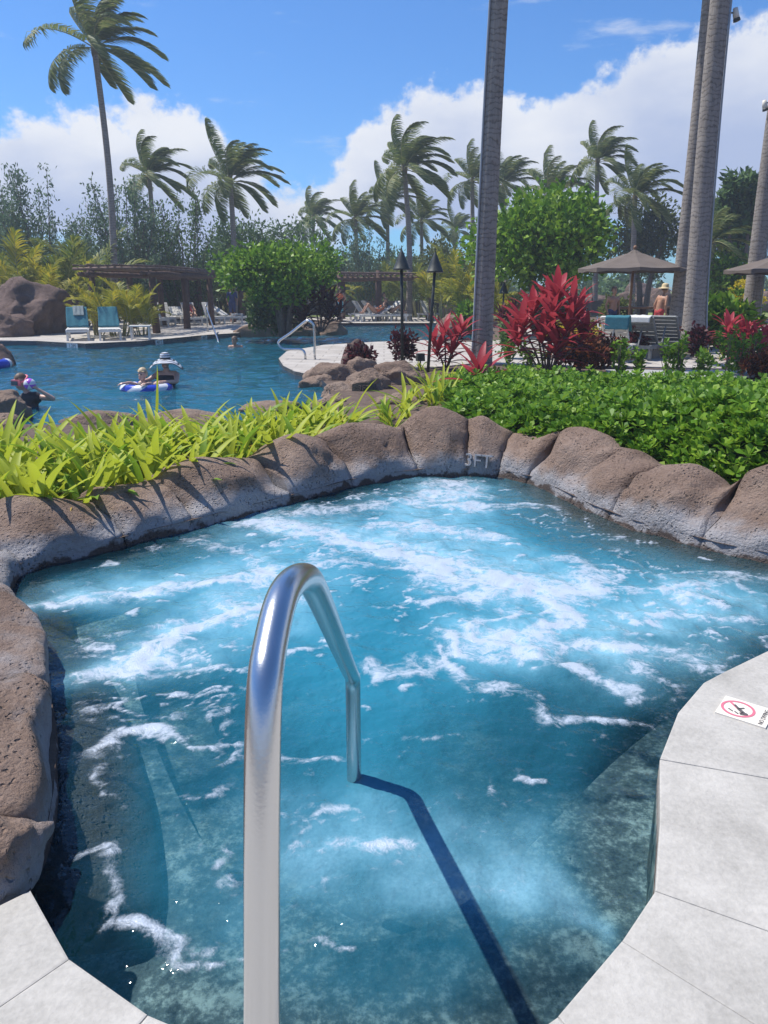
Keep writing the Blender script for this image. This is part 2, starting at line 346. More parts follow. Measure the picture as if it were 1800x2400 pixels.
def water(name, deepcol, tint, wscale, bumpd, strength, foam=False, base=.6):
    m, t, out = newmat(name); v = geo(t)
    mp = N('ShaderNodeMapping', t); L(v, mp.inputs[0], t); mp.inputs['Scale'].default_value = (1, 1.0 if foam else 1.9, 1)
    n1 = noise_(t, mp.outputs[0], wscale, 4, .55); n2 = noise_(t, mp.outputs[0], wscale * 3.3, 3, .5)
    h = math_('ADD', n1, math_('MULTIPLY', n2, .35, t), t)
    b = N('ShaderNodeBump', t); b.inputs['Strength'].default_value = strength; b.inputs['Distance'].default_value = bumpd; L(h, b.inputs['Height'], t)
    fr = N('ShaderNodeFresnel', t); fr.inputs[0].default_value = 1.33; L(b.outputs[0], fr.inputs['Normal'], t)
    gl = N('ShaderNodeBsdfGlossy', t); gl.inputs['Roughness'].default_value = .04; L(b.outputs[0], gl.inputs['Normal'], t)
    tr = N('ShaderNodeBsdfTransparent', t); tr.inputs[0].default_value = (*tint, 1)
    df = N('ShaderNodeBsdfDiffuse', t); L(b.outputs[0], df.inputs['Normal'], t)
    bm_ = N('ShaderNodeMixShader', t); L(tr.outputs[0], bm_.inputs[1], t); L(df.outputs[0], bm_.inputs[2], t)
    if foam:
        aer = N('ShaderNodeAttribute', t); aer.attribute_name = 'aer'; dp = N('ShaderNodeAttribute', t); dp.attribute_name = 'deep'; fo = N('ShaderNodeAttribute', t); fo.attribute_name = 'foam'
        af = math_('MULTIPLY', aer.outputs['Fac'], math_('ADD', .65, math_('MULTIPLY', noise_(t, v, 70, 4, .7), .7, t), t), t, True)
        cmx = N('ShaderNodeMix', t, data_type='RGBA'); L(af, cmx.inputs[0], t); cmx.inputs[6].default_value = (*deepcol, 1); cmx.inputs[7].default_value = (.30, .52, .62, 1); L(cmx.outputs[2], df.inputs[0], t)
        L(math_('ADD', dp.outputs['Fac'], math_('MULTIPLY', af, .9, t), t, True), bm_.inputs[0], t)
    else:
        df.inputs[0].default_value = (*deepcol, 1); bm_.inputs[0].default_value = base
    s1 = N('ShaderNodeMixShader', t); L(fr.outputs[0], s1.inputs[0], t); L(bm_.outputs[0], s1.inputs[1], t); L(gl.outputs[0], s1.inputs[2], t); sh = s1.outputs[0]
    if foam:
        wn = N('ShaderNodeTexNoise', t); wn.inputs['Scale'].default_value = 7; wn.inputs['Detail'].default_value = 4; L(v, wn.inputs['Vector'], t)
        ws = N('ShaderNodeVectorMath', t, operation='SCALE'); L(wn.outputs['Color'], ws.inputs[0], t); ws.inputs['Scale'].default_value = .22
        wv = N('ShaderNodeVectorMath', t, operation='ADD'); L(v, wv.inputs[0], t); L(ws.outputs[0], wv.inputs[1], t)
        fine = noise_(t, wv.outputs[0], 75, 5, .75); mid = noise_(t, wv.outputs[0], 17, 7, .68)
        rd = math_('ABSOLUTE', math_('SUBTRACT', noise_(t, wv.outputs[0], 11, 5, .6), .5, t), None, t)
        lace = math_('SUBTRACT', 1, math_('MULTIPLY', rd, 9, t), t, True)
        vo = N('ShaderNodeTexVoronoi', t); vo.inputs['Scale'].default_value = 150; L(v, vo.inputs['Vector'], t)
        ff = math_('ADD', fo.outputs['Fac'], math_('ADD', math_('MULTIPLY', math_('SUBTRACT', fine, .5, t), .45, t), math_('MULTIPLY', math_('SUBTRACT', mid, .5, t), 1.35, t), t), t)
        ff = math_('ADD', ff, math_('MULTIPLY', lace, math_('MULTIPLY', fo.outputs['Fac'], .45, t), t), t)
        ff = math_('ADD', ff, math_('MULTIPLY', aer.outputs['Fac'], math_('MULTIPLY', lace, .38, t), t), t)
        mr = N('ShaderNodeMapRange', t, interpolation_type='SMOOTHSTEP'); L(ff, mr.inputs[0], t); mr.inputs[1].default_value = .30; mr.inputs[2].default_value = 1.12; mr.inputs[4].default_value = .9
        fd = N('ShaderNodeBsdfPrincipled', t); fd.inputs['Base Color'].default_value = (.50, .56, .64, 1); fd.inputs['Roughness'].default_value = .35
        b2 = N('ShaderNodeBump', t); b2.inputs['Strength'].default_value = .5; b2.inputs['Distance'].default_value = .004; L(math_('ADD', vo.outputs['Distance'], math_('MULTIPLY', mid, 3, t), t), b2.inputs['Height'], t); L(b2.outputs[0], fd.inputs['Normal'], t)
        s2 = N('ShaderNodeMixShader', t); L(mr.outputs[0], s2.inputs[0], t); L(sh, s2.inputs[1], t); L(fd.outputs[0], s2.inputs[2], t); sh = s2.outputs[0]
    L(sh, out.inputs[0], t); return m
M['spa_water'] = water('spa_water', (.030, .245, .355), (.70, .87, .93), 5.0, .035, .8, True)
M['pool_water'] = water('pool_water', (.016, .145, .22), (.55, .86, .94), 4.5, .03, .8, base=.5)

# trunk with ring scars
def trunkmat(name, a, b):
    m, t, out = newmat(name); p = N('ShaderNodeBsdfPrincipled', t); p.inputs['Roughness'].default_value = .9; p.inputs['Specular IOR Level'].default_value = .2
    v = geo(t); sp = N('ShaderNodeSeparateXYZ', t); L(v, sp.inputs[0], t)
    z = math_('ADD', math_('MULTIPLY', sp.outputs[2], 9.0, t), math_('MULTIPLY', noise_(t, v, 4, 6, .65), 3.4, t), t)
    fr = math_('FRACT', z, None, t)
    ln = N('ShaderNodeMapRange', t, interpolation_type='SMOOTHSTEP'); L(math_('ABSOLUTE', math_('SUBTRACT', fr, .5, t), None, t), ln.inputs[0], t); ln.inputs[1].default_value = .5; ln.inputs[2].default_value = .32
    mp = N('ShaderNodeMapping', t); L(v, mp.inputs[0], t); mp.inputs['Scale'].default_value = (14, 14, 1.2)
    n2 = noise_(t, mp.outputs[0], 2, 6, .7); n1 = noise_(t, v, 2.5, 6, .6)
    col = ramp(t, math_('ADD', math_('MULTIPLY', n2, .45, t), math_('ADD', math_('MULTIPLY', n1, .35, t), math_('MULTIPLY', ln.outputs[0], .2, t), t), t), [(.35, a), (.68, b)])
    L(col, p.inputs['Base Color'], t); bb = N('ShaderNodeBump', t); bb.inputs['Strength'].default_value = .5; bb.inputs['Distance'].default_value = .03
    L(math_('ADD', math_('MULTIPLY', ln.outputs[0], 1, t), n2, t), bb.inputs['Height'], t); L(bb.outputs[0], p.inputs['Normal'], t); L(p.outputs[0], out.inputs[0], t); return m
M['trunk'] = trunkmat('palm_trunk', (.17, .145, .125), (.37, .325, .285))
M['frond'] = leafmat('coconut_frond', (.08, .125, .04), (.155, .21, .06), (.34, .35, .13), .42, .4, .6)
M['areca'] = leafmat('areca_frond', (.15, .19, .02), (.30, .31, .03), (.52, .42, .03), .4, .4, .8)
M['areca_d'] = leafmat('green_areca_frond', (.06, .10, .02), (.15, .20, .03), (.30, .30, .05), .4, .4, .8)
M['rachis'] = mat('frond_rib', (.26, .26, .09), (.34, .31, .12), 8, .6)
M['lily_y'] = leafmat('yellow_strap_leaf', (.33, .42, .03), (.46, .53, .045), (.58, .60, .08), .42, .35)
M['lily_g'] = leafmat('green_strap_leaf', (.10, .22, .02), (.20, .34, .03), (.30, .42, .04), .42, .35)
M['lily_d'] = leafmat('withered_strap_leaf', (.45, .28, .06), (.55, .38, .10), None, .3, .6)
M['naupaka'] = leafmat('naupaka_leaf', (.07, .17, .014), (.14, .29, .022), (.30, .45, .045), .35, .3, 1.2)
M['bright'] = leafmat('bright_tree_leaf', (.06, .145, .014), (.14, .29, .024), (.31, .46, .045), .35, .32, 1.0)
M['mid'] = leafmat('mid_tree_leaf', (.05, .11, .035), (.10, .18, .055), (.16, .25, .08), .3, .5, .5)
M['blueg'] = leafmat('bluish_tree_leaf', (.07, .13, .07), (.12, .20, .11), (.20, .29, .16), .3, .5, .5)
M['olive'] = leafmat('olive_tree_leaf', (.06, .09, .02), (.11, .14, .03), (.17, .20, .05), .3, .5, .5)
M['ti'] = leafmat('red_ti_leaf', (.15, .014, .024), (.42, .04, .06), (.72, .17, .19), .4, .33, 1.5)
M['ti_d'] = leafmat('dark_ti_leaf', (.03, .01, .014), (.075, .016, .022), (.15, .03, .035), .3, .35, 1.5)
M['croton'] = leafmat('croton_leaf', (.05, .03, .015), (.15, .04, .02), (.32, .10, .03), .3, .4, 2)
M['yflower'] = leafmat('yellow_flower', (.62, .45, .02), (.72, .58, .04), None, .3, .5, 2)
M['core'] = mat('hedge_filler', (.018, .028, .010), (.035, .045, .016), 9, .95)  # near-black green for the filler inside the hedge
# ---------------------------------------------------------------- numpy noise
rs_ = np.random.RandomState(5); PERM = rs_.permutation(256); PERM = np.concatenate([PERM, PERM]); GR = rs_.rand(256) * 2 * np.pi
def pn(x, y):
    xi = np.floor(x).astype(int); yi = np.floor(y).astype(int); xf = x - xi; yf = y - yi
    u = xf * xf * xf * (xf * (xf * 6 - 15) + 10); v = yf * yf * yf * (yf * (yf * 6 - 15) + 10)
    def g(i, j, dx, dy):
        a = GR[PERM[(PERM[i & 255] + j) & 255]]; return np.cos(a) * dx + np.sin(a) * dy
    n00 = g(xi, yi, xf, yf); n10 = g(xi + 1, yi, xf - 1, yf); n01 = g(xi, yi + 1, xf, yf - 1); n11 = g(xi + 1, yi + 1, xf - 1, yf - 1)
    return (n00 * (1 - u) + n10 * u) * (1 - v) + (n01 * (1 - u) + n11 * u) * v
def fbm(x, y, o=4): return sum(pn(x * 2 ** k + 17 * k, y * 2 ** k + 9 * k) / 2 ** k for k in range(o))
def K(*ps): return [(a * 1800 / 1659, b * 1800 / 1659) for a, b in ps]       # points read on the 1659 px wide view
def sm(a, b, x): t = np.clip((x - a) / (b - a), 0, 1); return t * t * (3 - 2 * t)

WZ = -0.10; PZ = -0.16; GZ = -0.03
# ---------------------------------------------------------------- spa outline
water_px = [(20, 1385)] + K((35, 1245), (100, 1222), (200, 1200), (300, 1172), (400, 1147), (500, 1121), (600, 1095), (680, 1074), (760, 1052), (850, 1036), (920, 1028), (1000, 1029), (1080, 1031), (1150, 1046), (1200, 1070), (1280, 1110), (1370, 1145), (1450, 1166), (1550, 1195), (1659, 1217))
rimW = [G(x, y, WZ) for x, y in water_px]
left_px = [(72, 2075), (118, 1985), (132, 1890), (138, 1790), (128, 1690), (112, 1600), (96, 1520), (30, 1440)]
leftW = [G(x, y, WZ) for x, y in left_px]
rightW = [Vector((2.85, 4.2, WZ)), Vector((3.1, 3.85, WZ)), Vector((2.85, 3.5, WZ))]
cope_r = [(1960, 1455), (1800, 1525), (1700, 1573), (1649, 1600), (1589, 1670), (1546, 1779), (1546, 1925), (1535, 2088), (1457, 2205), (1307, 2381), (1180, 2470)]
cope_n = [(950, 2540), (700, 2520), (520, 2450)]
cope_l = [(347, 2377), (163, 2247), (72, 2085)]
CZ = 0.02
copeR = [G(x, y, CZ) for x, y in cope_r]; copeN = [G(x, y, CZ) for x, y in cope_n]; copeL = [G(x, y, CZ) for x, y in cope_l]
spa_loop = leftW + rimW + rightW + copeR + copeN + copeL           # clockwise seen from above
spa_xy = np.array([(p.x, p.y) for p in spa_loop])
def inside(P, poly):
    x, y = P[:, 0], P[:, 1]; r = np.zeros(len(P), bool); n = len(poly)
    for i in range(n):
        a, b = poly[i], poly[(i + 1) % n]
        c = ((a[1] > y) != (b[1] > y)) & (x < (b[0] - a[0]) * (y - a[1]) / (b[1] - a[1] + 1e-12) + a[0]); r ^= c
    return r
def segdist(P, a, b):
    d = b - a; t = np.clip(((P - a) @ d) / (d @ d + 1e-12), 0, 1); return np.linalg.norm(P - (a + t[:, None] * d), axis=1), t
def polydist(P, poly, closed=True):
    m = np.full(len(P), 1e9)
    for i in range(len(poly) - (0 if closed else 1)): m = np.minimum(m, segdist(P, poly[i], poly[(i + 1) % len(poly)])[0])
    return m

# ---------------------------------------------------------------- pool outline
pool = [Vector((-12, 9.4, 0)), Vector((-7, 9.2, 0))] + [G(*p) for p in [(90, 1003), (300, 1008), (560, 1003), (690, 978), (745, 958), (775, 932), (770, 905), (752, 888), (735, 879), (690, 870), (664, 857), (653, 840), (672, 823), (760, 808), (880, 801), (1000, 797), (1110, 794), (1160, 780), (1110, 762), (1010, 757), (850, 757), (700, 757), (640, 768), (560, 780), (480, 785), (400, 793), (330, 799), (200, 805), (85, 799), (0, 800)]] + [Vector((-17, 22, 0)), Vector((-18, 12, 0))]
pool_xy = [(p.x, p.y) for p in pool]
# ---------------------------------------------------------------- ground and pool
R = 4000
spa_hole = [(p.x, p.y) for p in spa_loop]
ground = flat('ground', [[(-R, -R), (R, -R), (R, R), (-R, R)], pool_xy, spa_hole], GZ, M['soil']); tag(ground, kind='structure')
lawn = flat('lawn', [[(-300, 47.2), (300, 47.2), (300, 900), (-300, 900)]], GZ + .008, M['lawn']); tag(lawn, kind='structure')

def wall_strip(name, loop, z0, z1, mat_, parent=None, closed=True):
    n = len(loop); vs = [(p[0], p[1], z) for p in loop for z in (z1, z0)]
    fs = [(2 * i, 2 * i + 1, (2 * i + 3) % (2 * n), (2 * i + 2) % (2 * n)) for i in range(n if closed else n - 1)]
    me = bpy.data.meshes.new(name); me.from_pydata(vs, [], fs); me.update(); me.materials.append(mat_); return link(name, me, parent)
pb = flat('pool_basin', [pool_xy], -1.35, M['pool_plaster']); tag(pb, kind='structure')
wall_strip('pool_wall', pool_xy, -1.36, -.25, M['pool_plaster'], pb)
wall_strip('tile_band', pool_xy, -.25, .0, M['tileband'], pb)
bx = np.array(pool_xy)
def wave_sheet(name, x0, x1, y0, y1, dx, dy, poly, z, mat_):
    gx_ = np.arange(x0, x1, dx); gy_ = [y0]
    while gy_[-1] < y1: gy_.append(gy_[-1] + dy * (gy_[-1] / 10) ** 1.1)
    X_, Y_ = np.meshgrid(gx_, np.array(gy_)); Pq = np.stack([X_.ravel(), Y_.ravel()], 1); pa = np.array(poly); k_ = inside(Pq, pa) | (polydist(Pq, pa) < .3)
    u = .5 * fbm(Pq[:, 0] * .35, Pq[:, 1] * .35, 2)
    h_ = 3.0 * (.016 * fbm(Pq[:, 0] * 1.1 + u, Pq[:, 1] * 2.3 + u, 2) + .011 * pn(Pq[:, 0] * 2.7 + 3 * u, Pq[:, 1] * 4.6 + 8) + .007 * pn(Pq[:, 0] * 5, Pq[:, 1] * 8 + 3))
    id_ = -np.ones(len(Pq), int); kk_ = np.where(k_)[0]; id_[kk_] = np.arange(len(kk_)); g_ = id_.reshape(X_.shape)
    q_ = np.stack([g_[:-1, :-1].ravel(), g_[:-1, 1:].ravel(), g_[1:, 1:].ravel(), g_[1:, :-1].ravel()], 1); q_ = q_[(q_ >= 0).all(1)]
    me = bpy.data.meshes.new(name); v_ = np.column_stack([Pq[kk_], z + h_[kk_]]); me.vertices.add(len(v_)); me.vertices.foreach_set('co', v_.ravel()); me.loops.add(q_.size); me.loops.foreach_set('vertex_index', q_.ravel().astype(np.int32))
    me.polygons.add(len(q_)); me.polygons.foreach_set('loop_start', np.arange(0, q_.size, 4, dtype=np.int32)); me.update(calc_edges=True); me.polygons.foreach_set('use_smooth', np.ones(len(q_), bool)); me.materials.append(mat_); return link(name, me)
pw = wave_sheet('pool_water', -18, 7.5, 8.6, 41.5, .075, .045, pool_xy, PZ, M['pool_water']); tag(pw, kind='structure')

# spa basin with seat ledge and steps
cen = spa_xy.mean(0)
cenv = np.array([0.9, 3.7])
def resample(poly, m_):
    q = np.vstack([poly, poly[:1]]); l_ = np.concatenate([[0], np.cumsum(np.linalg.norm(np.diff(q, axis=0), axis=1))]); u_ = np.linspace(0, l_[-1], m_, endpoint=False); return np.stack([np.interp(u_, l_, q[:, 0]), np.interp(u_, l_, q[:, 1])], 1)
spa_rs = resample(spa_xy, 160); spa_sm = spa_rs.copy()
for _ in range(140): spa_sm = (np.roll(spa_sm, 1, 0) + 2 * spa_sm + np.roll(spa_sm, -1, 0)) / 4
tg_ = np.roll(spa_sm, -3, 0) - np.roll(spa_sm, 3, 0); tg_ /= np.linalg.norm(tg_, axis=1, keepdims=True); inw = np.stack([tg_[:, 1], -tg_[:, 0]], 1)       # loop runs clockwise, so inwards is to the right
for _ in range(30): inw = (np.roll(inw, 1, 0) + 2 * inw + np.roll(inw, -1, 0)) / 4
inw /= np.linalg.norm(inw, axis=1, keepdims=True)
def ring(k, z): q = spa_rs if k == 0 else spa_sm + inw * k; return [(p[0], p[1], z) for p in q]
rings = [ring(0, -.15), ring(0, -.40), ring(.42, -.42), ring(.45, -.68), ring(.78, -.70), ring(.81, -1.1)]
n = len(spa_rs); vs = [v for r in rings for v in r]; fs = []
for i in range(len(rings) - 1):
    for k in range(n): fs.append((i * n + k, i * n + (k + 1) % n, (i + 1) * n + (k + 1) % n, (i + 1) * n + k))
fs.append(tuple(range((len(rings) - 1) * n, len(rings) * n)))
me = bpy.data.meshes.new('spa_basin'); me.from_pydata(vs, [], fs); me.materials.append(M['basin']); me.update()
bm = bmesh.new(); bm.from_mesh(me); bmesh.ops.triangulate(bm, faces=[f for f in bm.faces if len(f.verts) > 4]); bmesh.ops.recalc_face_normals(bm, faces=bm.faces); bm.to_mesh(me); bm.free()
basin = tag(link('spa_basin', me), kind='structure')
wall_strip('spa_wall', [(p.x, p.y) for p in [rightW[-1]] + copeR + copeN + copeL], -.42, -.06, M['basin'], basin, False)
dr = G(968, 1640, -1.1)
mb = MB(); mb.lathe([(0.001, .035), (.10, .035), (.135, .02), (.14, 0)], n=28)  # white disc added to stand for a bright patch on the floor
tag(mb.build('pale_floor_disc', M['tilew'], smooth=False, loc=(dr.x, dr.y, -1.098)), 'round white disc added on the hot tub floor for a bright patch', 'floor disc')

# spa water surface with foam carried as attributes
st = .0175
gx = np.arange(-2.9, 3.35, st); gy = np.arange(1.0, 7.3, st); X, Y = np.meshgrid(gx, gy); P = np.stack([X.ravel(), Y.ravel()], 1)
ins = inside(P, spa_xy); near = polydist(P, spa_xy) < .13; keep = ins | near
def stroke(pts, w0, w1, amp, soft=1.0):
    q = np.array([(lambda v: (v.x, v.y))(G(x, y, WZ)) for x, y in pts]); seg = [np.linalg.norm(q[i + 1] - q[i]) for i in range(len(q) - 1)]; tot = sum(seg); acc = 0
    best = np.zeros(len(P)); far_ = np.mean([y for _, y in pts]) < 1640; nr_ = 1.35 if far_ else .85; amp *= 1 if far_ or amp > .86 and soft != 1.0 else .84; w0 *= nr_; w1 *= nr_
    for i in range(len(q) - 1):
        d, t = segdist(PW, q[i], q[i + 1]); u = (acc + t * seg[i]) / tot; w = w0 + (w1 - w0) * u; acc += seg[i]
        best = np.maximum(best, amp * np.exp(-(d / w) ** 2 * soft))
    return best
wx = fbm(P[:, 0] * 1.7, P[:, 1] * 1.7, 4); wy = fbm(P[:, 0] * 1.7 + 40, P[:, 1] * 1.7 + 7, 4)
PW = P + .20 * np.stack([wx, wy], 1)
strokes = [
 ([(600, 1225), (760, 1265), (930, 1300), (1100, 1340), (1220, 1375), (1290, 1400)], .13, .20, 1.0), ([(640, 1200), (800, 1190), (960, 1175), (1120, 1190), (1290, 1195)], .16, .12, .62),
 ([(1060, 1128), (1060, 1160)], .22, .30, .75), ([(760, 1320), (900, 1335), (1100, 1370), (1180, 1420), (1030, 1412)], .10, .09, .7), ([(900, 1230), (1050, 1250), (1150, 1255)], .14, .10, .6),
 ([(70, 1412), (200, 1400), (350, 1385), (520, 1365), (650, 1340)], .05, .12, .95), ([(330, 1285), (450, 1265), (560, 1290), (650, 1310)], .07, .10, .5), ([(430, 1240), (560, 1205), (650, 1195)], .04, .05, .45),
 ([(170, 1605), (300, 1560), (420, 1500), (560, 1440), (640, 1400)], .05, .15, .85), ([(180, 1550), (260, 1500), (400, 1460)], .05, .07, .5), ([(300, 1575), (420, 1560), (520, 1545)], .03, .03, .5),
 ([(1260, 1320), (1330, 1310), (1400, 1330), (1350, 1375)], .10, .06, .6), ([(1390, 1375), (1350, 1400), (1330, 1450), (1260, 1480), (1170, 1500), (1060, 1500)], .08, .09, .95), ([(1180, 1440), (1100, 1490), (1010, 1530), (980, 1570), (880, 1580)], .05, .08, .75),
 ([(1150, 1505), (1250, 1530), (1350, 1555), (1440, 1605)], .06, .05, .8), ([(1000, 1530), (1100, 1580), (1200, 1620), (1300, 1660), (1400, 1695), (1480, 1700)], .06, .035, .72), ([(1300, 1500), (1450, 1520), (1560, 1530), (1670, 1580)], .07, .06, .75),
 ([(1400, 1420), (1520, 1460), (1720, 1445)], .03, .05, .6), ([(1450, 1370), (1560, 1385), (1700, 1360), (1800, 1350)], .09, .12, .55), ([(1540, 1340), (1640, 1330), (1740, 1345), (1800, 1400)], .03, .03, .6), ([(1500, 1560), (1560, 1610), (1530, 1680)], .06, .05, .7),
 ([(205, 1795), (270, 1745), (340, 1720)], .06, .07, 1.0), ([(330, 1720), (420, 1748), (570, 1738)], .03, .03, .8), ([(300, 1660), (250, 1640)], .03, .02, .5), ([(545, 1790), (570, 1760)], .04, .04, .8), ([(660, 1775), (720, 1745), (790, 1765)], .03, .03, .8),
 ([(215, 1830), (195, 1880), (185, 1930)], .025, .03, .8), ([(120, 2015), (170, 2000), (200, 2040), (205, 2090), (240, 2120), (255, 2165), (300, 2205), (350, 2228), (450, 2225), (580, 2190)], .042, .032, .85),
 ([(310, 2235), (460, 2242), (580, 2238), (700, 2250), (860, 2262)], .03, .02, .75), ([(380, 1905), (450, 1885), (560, 1855)], .022, .03, .8), ([(400, 1990), (410, 1930), (430, 1900)], .015, .015, .6), ([(470, 2010), (480, 1940), (510, 1930)], .02, .02, .6), ([(520, 2025), (560, 2060)], .04, .04, .6),
 ([(660, 1950), (720, 1960), (800, 1980), (900, 1960)], .05, .05, .75), ([(700, 1885), (770, 1880), (790, 1920)], .03, .02, .6), ([(860, 1820), (890, 1870)], .02, .01, .55), ([(980, 1730), (1040, 1745), (1160, 1742)], .025, .02, .6), ([(930, 1790), (1000, 1755)], .02, .02, .55), ([(1100, 1830), (1120, 1900), (1180, 1940), (1215, 1910)], .03, .015, .5),
 ([(680, 1540), (760, 1510), (820, 1500)], .05, .03, .75), ([(830, 1560), (870, 1600), (830, 1620)], .04, .03, .65), ([(470, 1690), (560, 1670)], .04, .03, .6), ([(400, 1690), (430, 1670)], .03, .03, .6), ([(200, 1340), (240, 1315)], .03, .03, .6), ([(1500, 1310), (1600, 1420), (1640, 1400)], .03, .03, .5)]
foam = np.zeros(len(P))
for s_ in strokes: foam = np.maximum(foam, stroke(*s_)) + .12 * np.minimum(foam, stroke(*s_))
rid = 1 - np.abs(fbm(P[:, 0] * 3.0 + wx * 1.2, P[:, 1] * 4.2 + wy * 1.2, 4)) * 2.4
patch = sm(-.05, .35, fbm(P[:, 0] * .9 + 3, P[:, 1] * .9 + 8, 3)); dist = P[:, 1]
foam = foam * (.52 + .62 * np.clip(rid, 0, 1)) * (1 - .25 * sm(.2, .6, fbm(P[:, 0] * 6, P[:, 1] * 6, 3)))
foam = np.maximum(foam, np.clip(rid, 0, 1) ** 5 * (.26 + .52 * patch) * sm(1.3, 2.4, dist) * (1 - sm(6.2, 6.8, dist)))
spots = fbm(P[:, 0] * 5 + 90, P[:, 1] * 7 + 20, 3); foam = np.maximum(foam, sm(.40, .62, spots) * .72 * sm(1.8, 2.3, dist))
edged = polydist(P, spa_xy); foam *= np.where(ins, 1, .2) * (.35 + .65 * sm(.02, .22, edged))
aer = np.zeros(len(P))
for s_ in [([(1470, 2165), (1330, 2120), (1150, 2060), (960, 2010), (800, 1980)], .05, .30, .75), ([(700, 1920), (820, 1930), (930, 1960)], .22, .22, .5), ([(620, 1230), (1000, 1270), (1280, 1390)], .35, .3, .8), ([(1060, 1140), (1000, 1220)], .4, .4, .7), ([(80, 1410), (620, 1330)], .12, .3, .8), ([(170, 1605), (620, 1410)], .1, .28, .75), ([(1200, 1490), (1450, 1520), (1650, 1400)], .25, .35, .65)]:
    aer = np.maximum(aer, stroke(*s_))
aer *= .75 + .5 * fbm(P[:, 0] * 4, P[:, 1] * 4, 4)
def kfac(Pq):                                                    # how far out a point lies between centre (0) and rim (1)
    d = polydist(Pq, spa_xy); return d
fr_ = 1 - sm(2.3, 3.6, P[:, 1]); deep = .05 + .24 * sm(.12, .35, edged) + .47 * sm(.22 + .20 * fr_, 1.05 + .30 * fr_, edged)
hz = .014 * fbm(P[:, 0] * 3.8, P[:, 1] * 3.8, 4) + .012 * np.clip(foam, 0, 1) + .03 * aer * fbm(P[:, 0] * 6 + 5, P[:, 1] * 6, 3)
idx = -np.ones(len(P), int); kk = np.where(keep)[0]; idx[kk] = np.arange(len(kk)); idg = idx.reshape(X.shape)
a, b, c, d = idg[:-1, :-1].ravel(), idg[:-1, 1:].ravel(), idg[1:, 1:].ravel(), idg[1:, :-1].ravel(); ok = (a >= 0) & (b >= 0) & (c >= 0) & (d >= 0)
me = bpy.data.meshes.new('spa_water'); V3 = np.column_stack([P[kk], WZ + hz[kk]]); Fq = np.stack([a, b, c, d], 1)[ok]
me.vertices.add(len(V3)); me.vertices.foreach_set('co', V3.ravel()); me.loops.add(Fq.size); me.loops.foreach_set('vertex_index', Fq.ravel().astype(np.int32))
me.polygons.add(len(Fq)); me.polygons.foreach_set('loop_start', np.arange(0, Fq.size, 4, dtype=np.int32)); me.update(calc_edges=True); me.polygons.foreach_set('use_smooth', np.ones(len(Fq), bool))
for nm, arr in (('foam', foam), ('aer', aer), ('deep', deep)):
    at_ = me.attributes.new(nm, 'FLOAT', 'POINT'); at_.data.foreach_set('value', np.clip(arr[kk], 0, 1.2).astype(np.float32))
me.materials.append(M['spa_water']); tag(link('spa_water', me), kind='structure')

# ---------------------------------------------------------------- rock rim of the spa: one swept wall split into its moulded rocks
crest_px = K((0, 1070), (100, 1072), (180, 1085), (215, 1052), (330, 1046), (380, 1006), (440, 985), (540, 990), (570, 985), (600, 955), (640, 935), (690, 946), (720, 930), (760, 912), (830, 915), (870, 932), (890, 895), (940, 872), (1000, 897), (1012, 910), (1045, 890), (1075, 925), (1100, 930), (1170, 946), (1210, 925), (1250, 920), (1290, 936), (1312, 966), (1350, 965), (1378, 992), (1430, 1006), (1490, 1000), (1540, 1030), (1570, 1072), (1600, 1020), (1659, 1000), (1740, 990))
cxs = np.array([p[0] for p in crest_px]); cys = np.array([p[1] for p in crest_px])
path = leftW + rimW + rightW[:2]
pl = np.array([(p.x, p.y) for p in path]); sl = np.concatenate([[0], np.cumsum(np.linalg.norm(np.diff(pl, axis=0), axis=1))])
ns = int(sl[-1] / .035); ss = np.linspace(0, sl[-1], ns)
def smooth(a, k=9):
    w = np.hanning(k + 2)[1:-1]; w /= w.sum(); return np.convolve(np.pad(a, k // 2, mode='edge'), w, 'valid')
ppx, ppy = smooth(np.interp(ss, sl, pl[:, 0])), smooth(np.interp(ss, sl, pl[:, 1]))
tx, ty = np.gradient(smooth(ppx, 21)), np.gradient(smooth(ppy, 21)); ln_ = np.hypot(tx, ty); nx, ny = -ty / ln_, tx / ln_     # outwards (path runs clockwise)
cr = np.zeros(ns)
for i in range(ns):
    sb = .42; q = Vector((ppx[i] + nx[i] * sb, ppy[i] + ny[i] * sb, 0)); zc = q.y * math.cos(PITCH) + (CAMZ - .3) * math.sin(PITCH); px = 900 + F * q.x / zc
    if q.y > 3.3 and px > 0 and px < 1880:
        y = np.interp(px, cxs, cys); r = ray(px, y); cr[i] = CAMZ + r.z / r.y * q.y
    else: cr[i] = .36 + .06 * math.sin(ss[i] * 3.1) if q.x > 0 else .17 + .05 * math.sin(ss[i] * 4)
cr = smooth(cr, 5)
joint_px = [c[0] for c in K((-60, 0), (205, 0), (362, 0), (572, 0), (712, 0), (878, 0), (1008, 0), (1086, 0), (1192, 0), (1310, 0), (1385, 0), (1570, 0))]
jpx = np.zeros(ns)
for i in range(ns):
    zc = (ppy[i] + ny[i] * .3) * math.cos(PITCH) + (CAMZ - .2) * math.sin(PITCH); jpx[i] = 900 + F * (ppx[i] + nx[i] * .3) / max(zc, .2)
i0 = int(np.argmax(ss > sl[8] + .15)); joints = [0, int(i0 * .36), int(i0 * .72)]
for j in joint_px: 
    cand = [i for i in range(i0, ns) if jpx[i] >= j]
    if cand and cand[0] - joints[-1] > 6: joints.append(cand[0])
joints.append(ns - 1)
